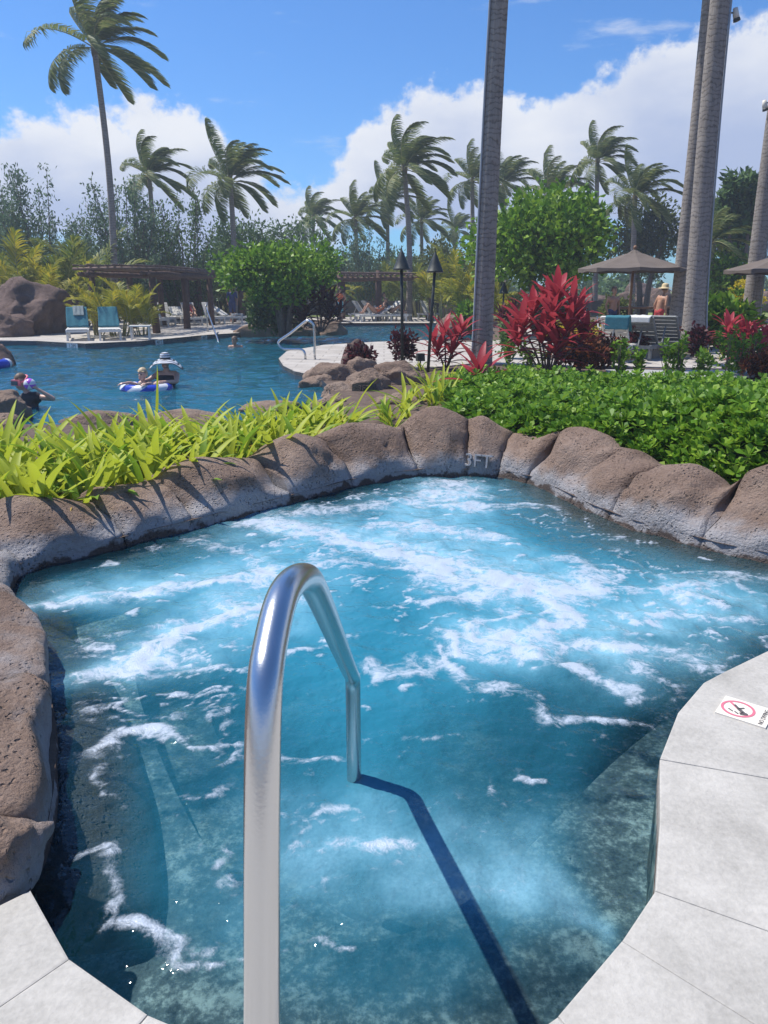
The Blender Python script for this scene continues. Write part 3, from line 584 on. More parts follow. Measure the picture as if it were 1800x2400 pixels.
prof = np.array([(-.34, -.62), (-.30, -.34), (-.22, -.24), (-.12, -.18), (-.05, -.14), (-.01, -.11), (.0, -.07), (.008, -.02)] + [(.015, .06), (.02, .14), (.028, .22), (.04, .30), (.055, .38), (.08, .47), (.11, .55), (.145, .63), (.18, .705), (.22, .77), (.26, .835), (.30, .89), (.34, .94), (.38, .98), (.42, 1.0)] + [(.42 + .36 * math.sin(a), math.cos(a) ** .9) for a in np.linspace(.15, 1.5, 9)] + [(.80, -.12), (.82, -.3)])
rim = empty('spa_rock_rim', (0.6, 6.5, 0), 0, 'brown moulded lava rock rim curving round the hot tub', 'rock wall')
rng = random.Random(3)
for j in range(len(joints) - 1):
    a_, b_ = joints[j], joints[j + 1]; vs = []; m_ = len(prof); off = Vector((rng.uniform(-50, 50), rng.uniform(-50, 50), 0)); bul = rng.uniform(.03, .07); mid_ = (a_ + b_) // 2; cen_r = Vector((ppx[mid_] + nx[mid_] * .35 - .6, ppy[mid_] + ny[mid_] * .35 - 6.5, .12)); tv = Vector((-ny[mid_], nx[mid_], 0)); nv = Vector((-nx[mid_], -ny[mid_], 0)); hl = (b_ - a_) * .0175; planes = [((nv * rng.uniform(.5, 1) + tv * rng.uniform(-.8, .8) + Vector((0, 0, rng.uniform(.25, 1.1)))).normalized(), rng.uniform(.22, .30)) for _ in range(4)]; tilt = rng.uniform(-.05, .05)
    for i in range(a_, b_ + 1):
        u = (i - a_) / (b_ - a_); du = min(u, 1 - u) * (b_ - a_) * .035; crease = 1 - math.exp(-(du / .035) ** 1.2)
        for (o_, z_) in prof:
            lf_ = max(0, min(1, (3.9 - ppy[i]) / .8)) if ppx[i] < 0 else 0
            zz = z_ if z_ < 0 else -.02 + (cr[i] + .02) * (z_ ** (1 - .72 * lf_))
            face = max(0, min(1, (zz + .1) / .25))
            o2 = o_ - (bul * crease - .03) * face * (1 - min(1, max(0, o_ - .3) / .4)) + (1 - crease) * .035 * face
            zz -= (1 - crease) * .02 * (z_ > .5)
            p = Vector((ppx[i] + nx[i] * o2, ppy[i] + ny[i] * o2, zz)) - Vector((0.6, 6.5, 0)); q = p + off
            d1 = mnoise.fractal(q * 2.3, 1.0, 2.1, 4) * .05 + mnoise.fractal(q * 8, .8, 2.1, 4) * .02 + (mnoise.ridged_multi_fractal(q * 1.5, 1.0, 2.0, 3, 1.0, 2.0) - 1.2) * .03
            k = face * .9 + .1; upw = .35 if z_ > .85 else 1
            p += Vector((-nx[i], -ny[i], .5 if z_ > .3 else 0)) * d1 * k * upw
            if z_ > 0.05 and o_ < .42:
                for pn_, pd_ in planes:
                    e_ = (p - cen_r).dot(pn_) - pd_
                    if e_ > 0: p -= pn_ * (.13 * math.tanh(e_ * 6)) * min(1, max(0, (z_ - .05) / .4)) * min(1, (.42 - o_) / .15) * (1 - lf_)
            vs.append(p)
    fs = [(r * m_ + c, (r + 1) * m_ + c, (r + 1) * m_ + c + 1, r * m_ + c + 1) for r in range(b_ - a_) for c in range(m_ - 1)]
    fs += [tuple(range(m_)), tuple(reversed(range((b_ - a_) * m_, (b_ - a_ + 1) * m_)))]
    me = bpy.data.meshes.new('rock'); me.from_pydata(vs, [], fs); me.update(); me.materials.append(M['rim'])
    bm = bmesh.new(); bm.from_mesh(me); bmesh.ops.recalc_face_normals(bm, faces=bm.faces); bm.to_mesh(me); bm.free()
    me.polygons.foreach_set('use_smooth', [len(p.vertices) == 4 for p in me.polygons]); link('rock', me, rim)

# text as mesh
def text_mesh(body, size, depth=.002, mat_=None, align='CENTER'):
    cu = bpy.data.curves.new('t', 'FONT'); cu.body = body; cu.size = size; cu.extrude = depth; cu.align_x = align; cu.align_y = 'CENTER'; cu.resolution_u = 2
    o = bpy.data.objects.new('t', cu); C.objects.link(o); dg = bpy.context.evaluated_depsgraph_get(); me = bpy.data.meshes.new_from_object(o.evaluated_get(dg))
    bpy.data.objects.remove(o); bpy.data.curves.remove(cu); me.materials.clear(); me.materials.append(mat_); return me

# ---------------------------------------------------------------- coping slabs and decks
deck = empty('spa_deck', (0, 0, 0)); tag(deck, kind='structure')
jr = [((1800, 1525), (1990, 1560)), ((1589, 1670), (1800, 1728)), ((1546, 1779), (1800, 1824)), ((1546, 1925), (1800, 1976)), ((1535, 2088), (1800, 2182)), ((1457, 2205), (1800, 2420)), ((1307, 2381), (1420, 2520))]
def outp(e, o, l=1.15): A, B = G(*e, CZ), G(*o, CZ); return A + (B - A).normalized() * l
for i in range(len(jr) - 1):
    ia, ib = cope_r.index(jr[i][0]), cope_r.index(jr[i + 1][0]); inner = [copeR[k] for k in range(ia, ib + 1)]
    poly = inner + [outp(*jr[i + 1]), outp(*jr[i])]; c = sum(poly, Vector()) / len(poly); poly = [p + (c - p).normalized() * .0008 for p in poly]
    poly_prism('coping_slab', poly, -.07, CZ + [0, .0012, -.001, .0008, 0, .001][i % 6], M['coping'], deck, .004)
nl = [copeR[-2], copeR[-1]] + copeN + copeL
for i in range(0, len(nl) - 1):
    A, B = nl[i], nl[i + 1]; d = (B - A).normalized(); o_ = Vector((d.y, -d.x, 0)); 
    def out_at(k):
        d0 = (nl[k] - nl[k - 1]).normalized() if k else (nl[1] - nl[0]).normalized(); d1 = (nl[k + 1] - nl[k]).normalized() if k < len(nl) - 1 else d0
        t_ = (d0 + d1).normalized(); return nl[k] + Vector((-t_.y, t_.x, 0)) * -.9 * (-1)
    A2, B2 = out_at(i), out_at(i + 1); poly = [A, B, B2, A2]; c = sum(poly, Vector()) / 4; poly = [p + (c - p).normalized() * .0008 for p in poly]
    poly_prism('coping_slab', poly, -.07, CZ + .001 * (i % 2), M['coping'], deck, .006)
hole = [(p.x, p.y) for p in spa_loop]
outer_deck = flat('deck_base', [[(-6, -6), (8, -6), (8, 3.4), (2.85, 3.4)] + [(p.x + .05, p.y) for p in copeR] + [(p.x, p.y - .05) for p in copeN] + [(p.x - .03, p.y - .05) for p in copeL] + [(-6, 1.6)]], .0, M['coping'], deck)

# no diving tile let into the coping
sp_ = [G(x, y, CZ) for x, y in [(1703, 1634), (1673, 1671), (1789, 1708)]]
ux = (sp_[2] - sp_[1]); wd = ux.length * 1.02; hd = .15; ang = math.atan2(ux.y, ux.x); sc = G(1741, 1671, CZ)
sc = (sp_[0] + sp_[1]) / 2 + Vector((math.cos(ang), math.sin(ang), 0)) * wd / 2
hh = (sp_[0] - sp_[1]).length; hd = max(.14, min(.2, hh))
sg = empty('no_diving_sign', (sc.x, sc.y, CZ + .001), ang, 'cream no diving tile with red prohibition circle set in coping', 'sign')
mb = MB(); mb.box((0, 0, .002), (wd, hd, .006)); mb.build('plate', M['plate'], sg)
mb = MB(); rc = hd * .40; cx = -wd * .14
nn = 40; vs = []
for k in range(nn):
    a = 2 * math.pi * k / nn
    for r in (rc, rc * .83): vs.append((cx + r * math.cos(a) * 1.0, r * math.sin(a), .0062))
mb.add(vs, [(2 * k, (2 * k + 2) % (2 * nn), (2 * k + 3) % (2 * nn), 2 * k + 1) for k in range(nn)])
mb.bar((cx - rc * .62, rc * .62, .0060), (cx + rc * .62, -rc * .62, .0060), .009, .001); mb.build('prohibition_ring', M['signred'], sg)
mb = MB()
for a_, b_, w in [((-.30, .38), (.02, .02), .010), ((.02, .02), (.30, .30), .007), ((.02, .02), (.40, -.34), .014), ((.40, -.34), (.2, -.5), .007), ((-.1, -.45), (.15, -.62), .005), ((.25, -.6), (.5, -.55), .005), ((-.5, -.3), (-.2, -.5), .005)]:
    mb.bar((cx + a_[0] * rc, a_[1] * rc, .0066), (cx + b_[0] * rc, b_[1] * rc, .0066), w, .0008)
mb.lathe([(.001, .0068), (.010, .0068), (.0105, .006)], (cx + .52 * rc, -.42 * rc, 0), 12); mb.build('diver_figure', M['signink'], sg)
o = link('lettering', text_mesh('NO DIVING', hd * .155, .0003, M['signink']), sg, (wd * .38, -hd * .02, .0062), (0, 0, math.pi / 2))

# 3FT cut in the rim and on the tan boulder
from mathutils.bvhtree import BVHTree
def hit(objs, px, py):
    best_ = None
    for o_ in objs:
        mw = Matrix.Translation(o_.parent.location if o_.parent else Vector()) @ Matrix.Translation(o_.location); me_ = o_.data; bv = BVHTree.FromPolygons([mw @ v.co for v in me_.vertices], [tuple(p.vertices) for p in me_.polygons])
        h_ = bv.ray_cast(Vector((0, 0, CAMZ)), ray(px, py).normalized())
        if h_[0] is not None and (best_ is None or h_[3] < best_[3]): best_ = h_
    return best_
hs_ = [hit(list(rim.children), x_, 1080) for x_ in (1096, 1112, 1128, 1144, 1160)]; hs_ = [h_[0] for h_ in hs_ if h_]
dx_ = hs_[-1] - hs_[0]; rz3 = math.atan2(dx_.y, dx_.x); out3 = Vector((math.sin(rz3), -math.cos(rz3), 0)); fr3 = max(hs_, key=lambda q: q.dot(out3)); md3 = (hs_[0] + hs_[-1]) / 2; pos3 = md3 + out3 * ((fr3 - md3).dot(out3) - .012); pos3.z = .045
M['mark'] = mat('carved_mark', (.40, .39, .40), (.30, .29, .29), 30, .9)
link('depth_marking', text_mesh('3FT', .17, .022, M['mark']), rim, pos3 - Vector((.6, 6.5, 0)), (math.radians(80), 0, rz3))

# far decks
P_ = lambda *l: [(G(*p).x, G(*p).y) for p in l]
dl = [(p.x, p.y) for p in pool[22:33]]
dka = poly_prism('pool_deck_far', [(p.x, p.y) for p in [G(1010, 757), G(850, 757), G(700, 757), G(640, 768), G(560, 780), G(480, 785), G(400, 793), G(330, 799), G(200, 805), G(85, 799)]] + [(-16, 25.5), (-17, 46.5), (6.5, 46.5), (5.2, 39)], -.08, .0, M['deck']); tag(dka, kind='structure')
dkb = poly_prism('pool_deck_peninsula', P_((1130, 800), (1000, 797), (880, 801), (760, 808), (672, 823), (653, 840), (664, 857), (690, 870), (735, 879), (800, 884), (960, 866), (1100, 852)) + [(4.6, 16.2), (7.2, 15.6), (9.5, 18.2), (16, 19.5), (18, 33), (6.0, 33), (5.0, 26.0)], -.08, .0, M['deck']); tag(dkb, kind='structure')
pth = flat('garden_path', [[(4.2, 14.0), (6.5, 13.9), (14, 14.4), (14, 15.9), (7.2, 15.3), (4.5, 15.4)]], .004, M['path']); tag(pth, kind='structure')
# depth markers on the tile band
for (px, py, tx_) in [(182, 811, '1.2M'), (366, 803, '4FT'), (459, 792, '4FT')]:
    g = G(px, py, -.10); 
    best = min(range(len(pool)), key=lambda k: segdist(np.array([[g.x, g.y]]), np.array(pool_xy[k]), np.array(pool_xy[(k + 1) % len(pool)]))[0][0])
    A, B = np.array(pool_xy[best]), np.array(pool_xy[(best + 1) % len(pool)]); _, t_ = segdist(np.array([[g.x, g.y]]), A, B); q = A + (B - A) * t_[0]; rz = math.atan2(B[1] - A[1], B[0] - A[0]); nrm = np.array([math.sin(rz), -math.cos(rz)])
    if nrm[1] > 0: nrm = -nrm; rz += math.pi
    mk = empty('depth_marker', (q[0] + nrm[0] * .09, q[1] + nrm[1] * .09, -.085), rz, {'1.2M': 'white depth tile reading 1.2M on the pool edge', '4FT': 'white depth tile reading 4FT on the pool edge'}[tx_], 'depth marker', 'pool depth markers')
    mb = MB(); mb.box((0, .0, 0), (.50 if tx_ == '1.2M' else .36, .012, .15)); mb.build('tile', M['tilew'], mk)
    link('lettering', text_mesh(tx_, .17, .001, M['signink']), mk, (0, -.0075, 0), (math.pi / 2, 0, 0))
# ---------------------------------------------------------------- boulders
ROCKN = [0]
def boulder(c, r, seed, mat_, rz=0, rough=.30, sub=4, cuts=9):
    """angular lava boulder: an icosphere cut by planes, then roughened; c = base centre"""
    rnd = random.Random(seed); bm = bmesh.new(); bmesh.ops.create_icosphere(bm, subdivisions=sub, radius=1)
    pl_ = []
    for _ in range(cuts):
        n_ = Vector((rnd.gauss(0, 1), rnd.gauss(0, 1), rnd.gauss(.15, .8))).normalized(); pl_.append((n_, rnd.uniform(.62, .9)))
    off = Vector((rnd.uniform(-90, 90), rnd.uniform(-90, 90), rnd.uniform(-90, 90)))
    Rz = Matrix.Rotation(rz, 3, 'Z')
    for v in bm.verts:
        p = v.co.copy()
        for n_, d_ in pl_:
            e = p.dot(n_) - d_
            if e > 0: p -= n_ * e * .85
        q = p * 1.4 + off
        p *= 1 + rough * (mnoise.fractal(q, 1.0, 2.1, 5) * .6 + (mnoise.ridged_multi_fractal(q * .9, 1.0, 2.0, 4, 1.0, 2.0) - 1.1) * .25)
        p = Vector((p.x * r[0], p.y * r[1], p.z * r[2] + r[2] * .55)); v.co = Rz @ p
    me = bpy.data.meshes.new('boulder'); bm.to_mesh(me); bm.free(); me.materials.append(mat_); me.polygons.foreach_set('use_smooth', [True] * len(me.polygons))
    return link('boulder', me, None, c)
def B(px, py, z, r, seed, mat_, label, group=None, **k):
    p = G(px, py, z); o = boulder((p.x, p.y, z), r, seed, M[mat_], **k); tag(o, label, 'boulder', group); return o
# left bank
B(805, 950, -.30, (.36, .30, .26), 62, 'sand', 'low tan rock in front of the broad sloping boulder', sub=5); B(770, 978, -.28, (.42, .28, .22), 63, 'sand', 'flat tan rock at the pool corner behind the lilies', sub=5); B(850, 992, -.25, (.5, .3, .15), 64, 'sand', 'flat tan rock below the carved boulder behind the lilies', sub=5)
o = boulder((G(0, 2045, 0).x - .03, G(0, 2045, 0).y, -.06), (.17, .20, .15), 77, M['rim'], sub=5); tag(o, 'small brown rock wedged between the rock rim and the stone coping', 'boulder')
B(750, 935, -.40, (.50, .40, .36), 61, 'sand', 'tan boulder dipping into the pool left of the carved one', sub=5)
B(70, 800, -.3, (1.75, 1.6, 1.45), 11, 'lava', rough=.42, cuts=11, label= 'largest dark lava boulder on the pool bank left of the loungers', sub=5)
B(160, 790, -.3, (.95, 1.1, 1.1), 12, 'lava', rough=.4, cuts=10, label= 'dark upright lava boulder right behind the teal towel loungers', sub=5)
B(15, 812, -.35, (1.15, .8, .78), 13, 'lava', rough=.42, cuts=10, label= 'low sloping lava boulder in front of the largest dark one', sub=5)
B(45, 816, -.4, (1.0, .35, .28), 14, 'lava', 'flat rock ledge at the waterline below the dark boulders')
B(-15, 893, -.5, (.55, .6, .62), 15, 'lava', 'small dark rock poking out of the pool off the bank')
B(0, 1014, -.35, (.40, .45, .40), 16, 'sand', 'rounded tan rock beside the girl with the pink mask', sub=5)
B(-10, 1050, -.2, (.45, .3, .28), 17, 'sand', 'half hidden tan rock among the strap leaf lilies')
# island in front of the left deck
B(600, 800, -.35, (.95, .6, .52), 21, 'sand', 'left tan boulder of the low island under the round tree')
B(700, 798, -.35, (.75, .65, .58), 22, 'sand', 'middle tan boulder of the low island under the round tree')
B(770, 796, -.35, (.85, .6, .55), 23, 'sand', 'right tan boulder of the low island beside the pool rail')
B(680, 786, -.35, (1.6, .9, .42), 24, 'sand', 'broad back boulder of the low island carrying the round tree')
# tan boulders between pool and peninsula
big = B(790, 918, -.30, (.62, .55, .40), 31, 'sand', 'broad tan boulder sloping into the pool by the peninsula', sub=5, cuts=5)
B(838, 885, -.2, (.42, .34, .48), 32, 'lava', 'dark pointed rock on top of the tan boulders', sub=5)
B(850, 905, -.18, (.36, .3, .34), 33, 'sand', 'tan rock in the middle of the boulder pile', sub=5)
m3 = B(858, 950, -.32, (.40, .32, .40), 34, 'sand', 'tan boulder with 3FT carved in its dark face', sub=5, cuts=4)
B(935, 925, -.25, (.60, .42, .38), 35, 'sand', 'right hand tan boulder against the green hedge', sub=5)
B(935, 978, -.25, (.55, .30, .22), 36, 'sand', 'low tan rock at the pool edge above the lilies', sub=5)
B(640, 985, -.3, (.6, .3, .19), 37, 'sand', 'low tan kerb rock half hidden behind lily leaves', 'kerb rocks behind the lilies'); B(440, 1012, -.3, (.7, .3, .19), 38, 'sand', 'low tan kerb rock half hidden behind lily leaves', 'kerb rocks behind the lilies'); B(250, 1015, -.3, (.6, .3, .19), 39, 'sand', 'low tan kerb rock half hidden behind lily leaves', 'kerb rocks behind the lilies')
mp_ = MB(); mp_.sheet(lambda u, v: (-.20 + .40 * u, -.014 * math.sin(math.pi * u), (-.085 + .17 * v) * (1 - .35 * (2 * u - 1) ** 2) + .02), 10, 5)
M['darkface'] = rockmat('dark_rock_face', (.05, .05, .045), (.09, .09, .075), (.14, .13, .11), sc=1.0)
h4 = hit([m3], 855, 913); nv4 = h4[1] if h4 else Vector((0, -1, 0)); nv4 = Vector((-.08, -1, .22)).normalized(); lp4 = (h4[0] if h4 else m3.location + Vector((0, -.3, .25))) - Vector(m3.location)
mk = mp_.build('marker_face', M['darkface'], m3, loc=lp4 + nv4 * .10, rot=nv4.to_track_quat('-Y', 'Z').to_euler()); sd4 = mk.modifiers.new('thickness', 'SOLIDIFY'); sd4.thickness = .22; sd4.offset = -1
link('lettering', text_mesh('3FT', .13, .004, M['sand']), mk, (0, -.016, .01), (math.pi / 2, 0, 0))
# right bank of the channel, bar rocks
B(1075, 790, -.3, (1.1, .9, .62), 41, 'sand', 'rounded brown boulder at the end of the channel beside the palm', sub=5)
B(1170, 782, -.3, (1.1, .6, .42), 42, 'sand', 'low brown rock at the terrace edge right of the palm')
for i, (px, py, r_, lb) in enumerate([(1400, 738, (1.2, .9, .95), 'rock at the left end of the bar'), (1465, 742, (1.3, .9, 1.05), 'rock behind the umbrella pole'), (1540, 738, (1.3, .9, 1.2), 'rock behind the man in the straw hat'), (1620, 740, (1.2, .9, 1.1), 'rock between the two right hand palms'), (1710, 740, (1.5, 1, .9), 'rock behind the yellow flowering shrub'), (1500, 733, (1.7, .9, 1.55), 'topmost rock of the bar wall'), (1790, 738, (1.4, .9, 1.1), 'rock under the second umbrella')]):
    B(px, py, -.2, r_, 50 + i, 'lava', 'dark stacked lava ' + lb, sub=4)
B(1060, 756, -.1, (.55, .45, .75), 60, 'sand', 'pale upright rock among the areca palms across the channel')

# ---------------------------------------------------------------- leaf clouds
def quads_mesh(name, V4, mats, mi=None):
    n_ = len(V4); me = bpy.data.meshes.new(name); me.vertices.add(n_ * 4); me.vertices.foreach_set('co', V4.reshape(-1).astype(np.float32)); me.loops.add(n_ * 4); me.loops.foreach_set('vertex_index', np.arange(n_ * 4, dtype=np.int32))
    me.polygons.add(n_); me.polygons.foreach_set('loop_start', np.arange(0, n_ * 4, 4, dtype=np.int32)); me.update(calc_edges=True)
    for m_ in (mats if isinstance(mats, list) else [mats]): me.materials.append(m_)
    if mi is not None: me.polygons.foreach_set('material_index', mi)
    return me
def unit(a): return a / (np.linalg.norm(a, axis=-1, keepdims=True) + 1e-9)
def leaves(rs, pos, nrm, L_, Wd, jit=.8, up=.3):
    """rhombic leaves at pos, growing roughly along nrm"""
    n_ = len(pos); d = unit(nrm + rs.normal(0, jit, (n_, 3)) + np.array([0, 0, up])); s = unit(np.cross(d, rs.normal(0, 1, (n_, 3)))); l = (L_ * rs.uniform(.7, 1.3, n_))[:, None]; w = (Wd * rs.uniform(.75, 1.25, n_))[:, None]; nn = np.cross(d, s)
    return np.stack([pos, pos + d * l * .55 + s * w * .5 + nn * w * .15, pos + d * l - nn * l * .12, pos + d * l * .55 - s * w * .5 + nn * w * .15], 1)
def cloud(rs, blobs, n_, L_, Wd, clump=.16, shell=.75):
    """blobs: (centre, radii). leaves gathered into clumps near the surface of each lobe"""
    out = []; vol = np.array([b[1][0] * b[1][1] + b[1][2] * b[1][0] for b in blobs]); vol = vol / vol.sum()
    for (c, r), f in zip(blobs, vol):
        k = int(n_ * f / 14) + 1; dr = unit(rs.normal(0, 1, (k, 3))); rad = (shell + (1.05 - shell) * rs.rand(k) ** .6) * (1 + .16 * np.sin(dr[:, 0] * 9 + c[0]) * np.cos(dr[:, 2] * 7 + c[2])); cc = np.array(c) + dr * rad[:, None] * np.array(r)
        m_ = 14; pos = np.repeat(cc, m_, 0) + rs.normal(0, clump, (k * m_, 3)); nrm = np.repeat(dr, m_, 0); out.append(leaves(rs, pos, nrm * .7, L_, Wd))
    return np.concatenate(out)
def sprays(rs, base, n_st, h, spread, n_leaf, L_, Wd, lean=0.0):
    """upright whippy stems with small leaves along them (kiawe like trees); returns leaves and stem polylines"""
    V = []; stems = []
    for i in range(n_st):
        a = rs.uniform(0, 2 * np.pi); r0 = spread * .25 * rs.rand(); r1 = spread * (.25 + .8 * rs.rand()); hh = h * (1.0 - .45 * (r1 / spread) ** 2) * rs.uniform(.72, 1.05); ts = np.linspace(0, 1, 9)
        px = r0 * np.cos(a) + (r1 - r0) * np.cos(a) * ts ** 1.3 + lean * ts ** 2 + rs.normal(0, .05, 9) * h * .1; py = r0 * np.sin(a) + (r1 - r0) * np.sin(a) * ts ** 1.3 + rs.normal(0, .05, 9) * h * .1; pz = hh * ts
        pts_ = np.stack([px, py, pz], 1) + np.array(base); stems.append(pts_)
        m_ = int(n_leaf / n_st); t = rs.uniform(.18, 1, m_) ; P3 = np.stack([np.interp(t, ts, pts_[:, k]) for k in range(3)], 1); sp = .030 * h * (1.15 - t) + .02 * h
        V.append(leaves(rs, P3 + rs.normal(0, 1, (m_, 3)) * sp[:, None], rs.normal(0, .6, (m_, 3)) + np.array([0, 0, .8]), L_, Wd))
    return np.concatenate(V), stems
def tree(name, loc, label, group, V, mat_, trunks, bark='bark', cat='tree'):
    t = empty(name, loc, 0, label, cat, group); V = V - np.array(loc); link('crown', quads_mesh('crown', V, M[mat_]), t)
    mb = MB()
    for ps, r0, r1 in trunks: mb.tube([Vector(p) - Vector(loc) for p in ps], list(np.linspace(r0, r1, len(ps))), 7)
    mb.build('trunk', M[bark], t, smooth=True); return t
def lobes(px0, px1, py0, py1, D, n_, seed, depth=None, rr=.35):
    """lobes filling the pixel box of a crown standing D metres away"""
    a, b = at(px0, py1, D), at(px1, py0, D); w, h = b.x - a.x, b.z - a.z; rnd = random.Random(seed); dp = depth or w * .6; out = []
    for i in range(n_):
        th = 2 * math.pi * i / n_ + rnd.uniform(-.3, .3); q = math.sqrt(rnd.uniform(.15, 1)) * .62
        r = (w * rr * rnd.uniform(.75, 1.1), dp * rr * rnd.uniform(.8, 1.15), h * rr * rnd.uniform(.8, 1.1))
        out.append(((a.x + w * (.5 + .5 * q * math.cos(th)), D + dp * .5 * rnd.uniform(-.7, .7), a.z + h * (.5 + .5 * q * math.sin(th))), r))
    return out
rs = np.random.RandomState(21)
def gtrunk(x, y, z0, z1, n_=1, spread=.3, r=.12, seed=0):
    rnd = random.Random(seed); tr = []
    for i in range(n_):
        a = 2 * math.pi * i / max(1, n_) + rnd.random(); dx, dy = math.cos(a) * spread, math.sin(a) * spread
        tr.append(([(x + dx * .25, y + dy * .25, z0), (x + dx * .5, y + dy * .5, z0 + (z1 - z0) * .4), (x + dx * 1.3, y + dy * 1.3, z0 + (z1 - z0) * .75), (x + dx * 2.2, y + dy * 2.2, z1)], r, r * .45))
    return tr
# round bright tree on the island
p = G(668, 786, .0); D = p.y
bl = lobes(525, 800, 572, 700, D, 13, 4, 3.2, .30)
tree('round_tree', (p.x, p.y, .0), 'round bright green tree on the low rock island between the pergolas', None, cloud(rs, bl, 9500, .17, .10, .13, .55), 'bright', gtrunk(p.x, p.y, -.05, 2.2, 5, .5, .10, 3))
# large bright tree right of the central palm
D = 27; bl = lobes(1090, 1440, 450, 665, D, 16, 9, 4.2, .28); q = at(1265, 760, D)
tree('broad_tree', (q.x, D, GZ), 'large bright green broadleaf tree behind the big red ti plant', None, cloud(rs, bl, 11000, .21, .13, .17, .55), 'bright', gtrunk(q.x, D, -.05, 3.3, 4, .6, .14, 5))
# background trees
def bg_tree(name, px0, px1, py0, py1, D, n_, mt, label, nl=10, L_=.26, Wd=.13, seed=0, group='trees behind the pool'):
    bl = lobes(px0, px1, py0, py1, D, nl, seed, None, .30); x = at((px0 + px1) / 2, 700, D).x
    zt = (bl[0][0][2] + at(0, py1, D).z) / 2
    return tree(name, (x, D, GZ), label, group, cloud(rs, bl, n_, L_, Wd, .25, .5), mt, gtrunk(x, D, -.05, max(1.2, at(0, (py0 + py1) / 2, D).z), 3, .7, .2, seed))
bg_tree('rounded_tree', 480, 640, 500, 690, 50, 5200, 'mid', 'mid green dense tree rising left behind the round bright tree', seed=1)
bg_tree('rounded_tree', 600, 780, 520, 690, 54, 5200, 'mid', 'mid green dense tree rising right behind the round bright tree', seed=2)
bg_tree('rounded_tree', 760, 900, 590, 700, 56, 3600, 'blueg', 'low bluish green tree above the middle pergola', seed=3)
bg_tree('rounded_tree', 960, 1110, 560, 700, 52, 4200, 'olive', 'olive green tree behind the two torches', seed=4)
bg_tree('rounded_tree', 1420, 1600, 470, 640, 48, 5200, 'olive', 'olive green domed tree behind the brown umbrella', seed=5)
bg_tree('rounded_tree', 1640, 1830, 440, 640, 44, 5600, 'mid', 'dark green tree behind the right hand palms', seed=6)
bg_tree('rounded_tree', 1640, 1760, 610, 700, 34, 3200, 'bright', 'low bright green shrub tree beyond the second umbrella', L_=.2, seed=7)
bg_tree('rounded_tree', -80, 60, 520, 680, 44, 4200, 'mid', 'dark green tree at the far end of the boulder bank', seed=8)
bg_tree('rounded_tree', 880, 1010, 600, 700, 60, 3000, 'mid', 'dark green tree standing behind the middle pergola', seed=9)
bg_tree('rounded_tree', 1090, 1180, 600, 720, 44, 2600, 'olive', 'olive green shrub tree just behind the central palm', seed=10)
# far belt of woods that closes the view beyond the lawn
V = []
for i in range(46):
    x = -75 + i * 3.4; yb = 88 + 8 * math.sin(i * 1.7); h = 3.0 + 1.2 * math.sin(i * 2.3) + (i % 3) * .4
    V.append(cloud(rs, [((x, yb, h * .45), (2.6, 2.6, h * .55))], 420, .75, .45, .5, .4))
wd_ = link('distant_woods', quads_mesh('distant_woods', np.concatenate(V), M['mid'])); tag(wd_, 'distant belt of dark green woods beyond the lawn', 'woods', kind='stuff')
# feathery upright trees on the left
def feather(px, pyb, pyt, D, spread, ns_, nl, mt, label, seed, L_=.20, Wd=.085):
    r2 = np.random.RandomState(seed); b = at(px, pyb, D); h = at(px, pyt, D).z - GZ; V, stems = sprays(r2, (b.x, D, GZ), ns_, h, spread, nl, L_, Wd)
    tree('feathery_tree', (b.x, D, GZ), label, 'feathery trees behind the left pergola', V, mt, [(s_, .05, .012) for s_ in stems])
feather(95, 640, 355, 40, 2.9, 30, 9000, 'blueg', 'airy bluish feathery tree with bare sky behind it, left of the tallest palm', 31)
feather(10, 640, 370, 43, 2.4, 20, 5000, 'blueg', 'feathery tree at the end of the boulder bank', 32)
feather(300, 640, 405, 40, 3.2, 34, 10000, 'blueg', 'dense feathery tree just right of the tallest palm trunk', 33)
feather(430, 640, 440, 42, 3.0, 30, 9000, 'mid', 'dark feathery tree above the middle of the left pergola', 34)
feather(860, 640, 520, 50, 2.2, 18, 4200, 'blueg', 'small feathery tree between two palms above the middle pergola', 35)
feather(190, 640, 500, 44, 2.6, 20, 4800, 'mid', 'low feathery tree behind the yellow areca palms', 36)

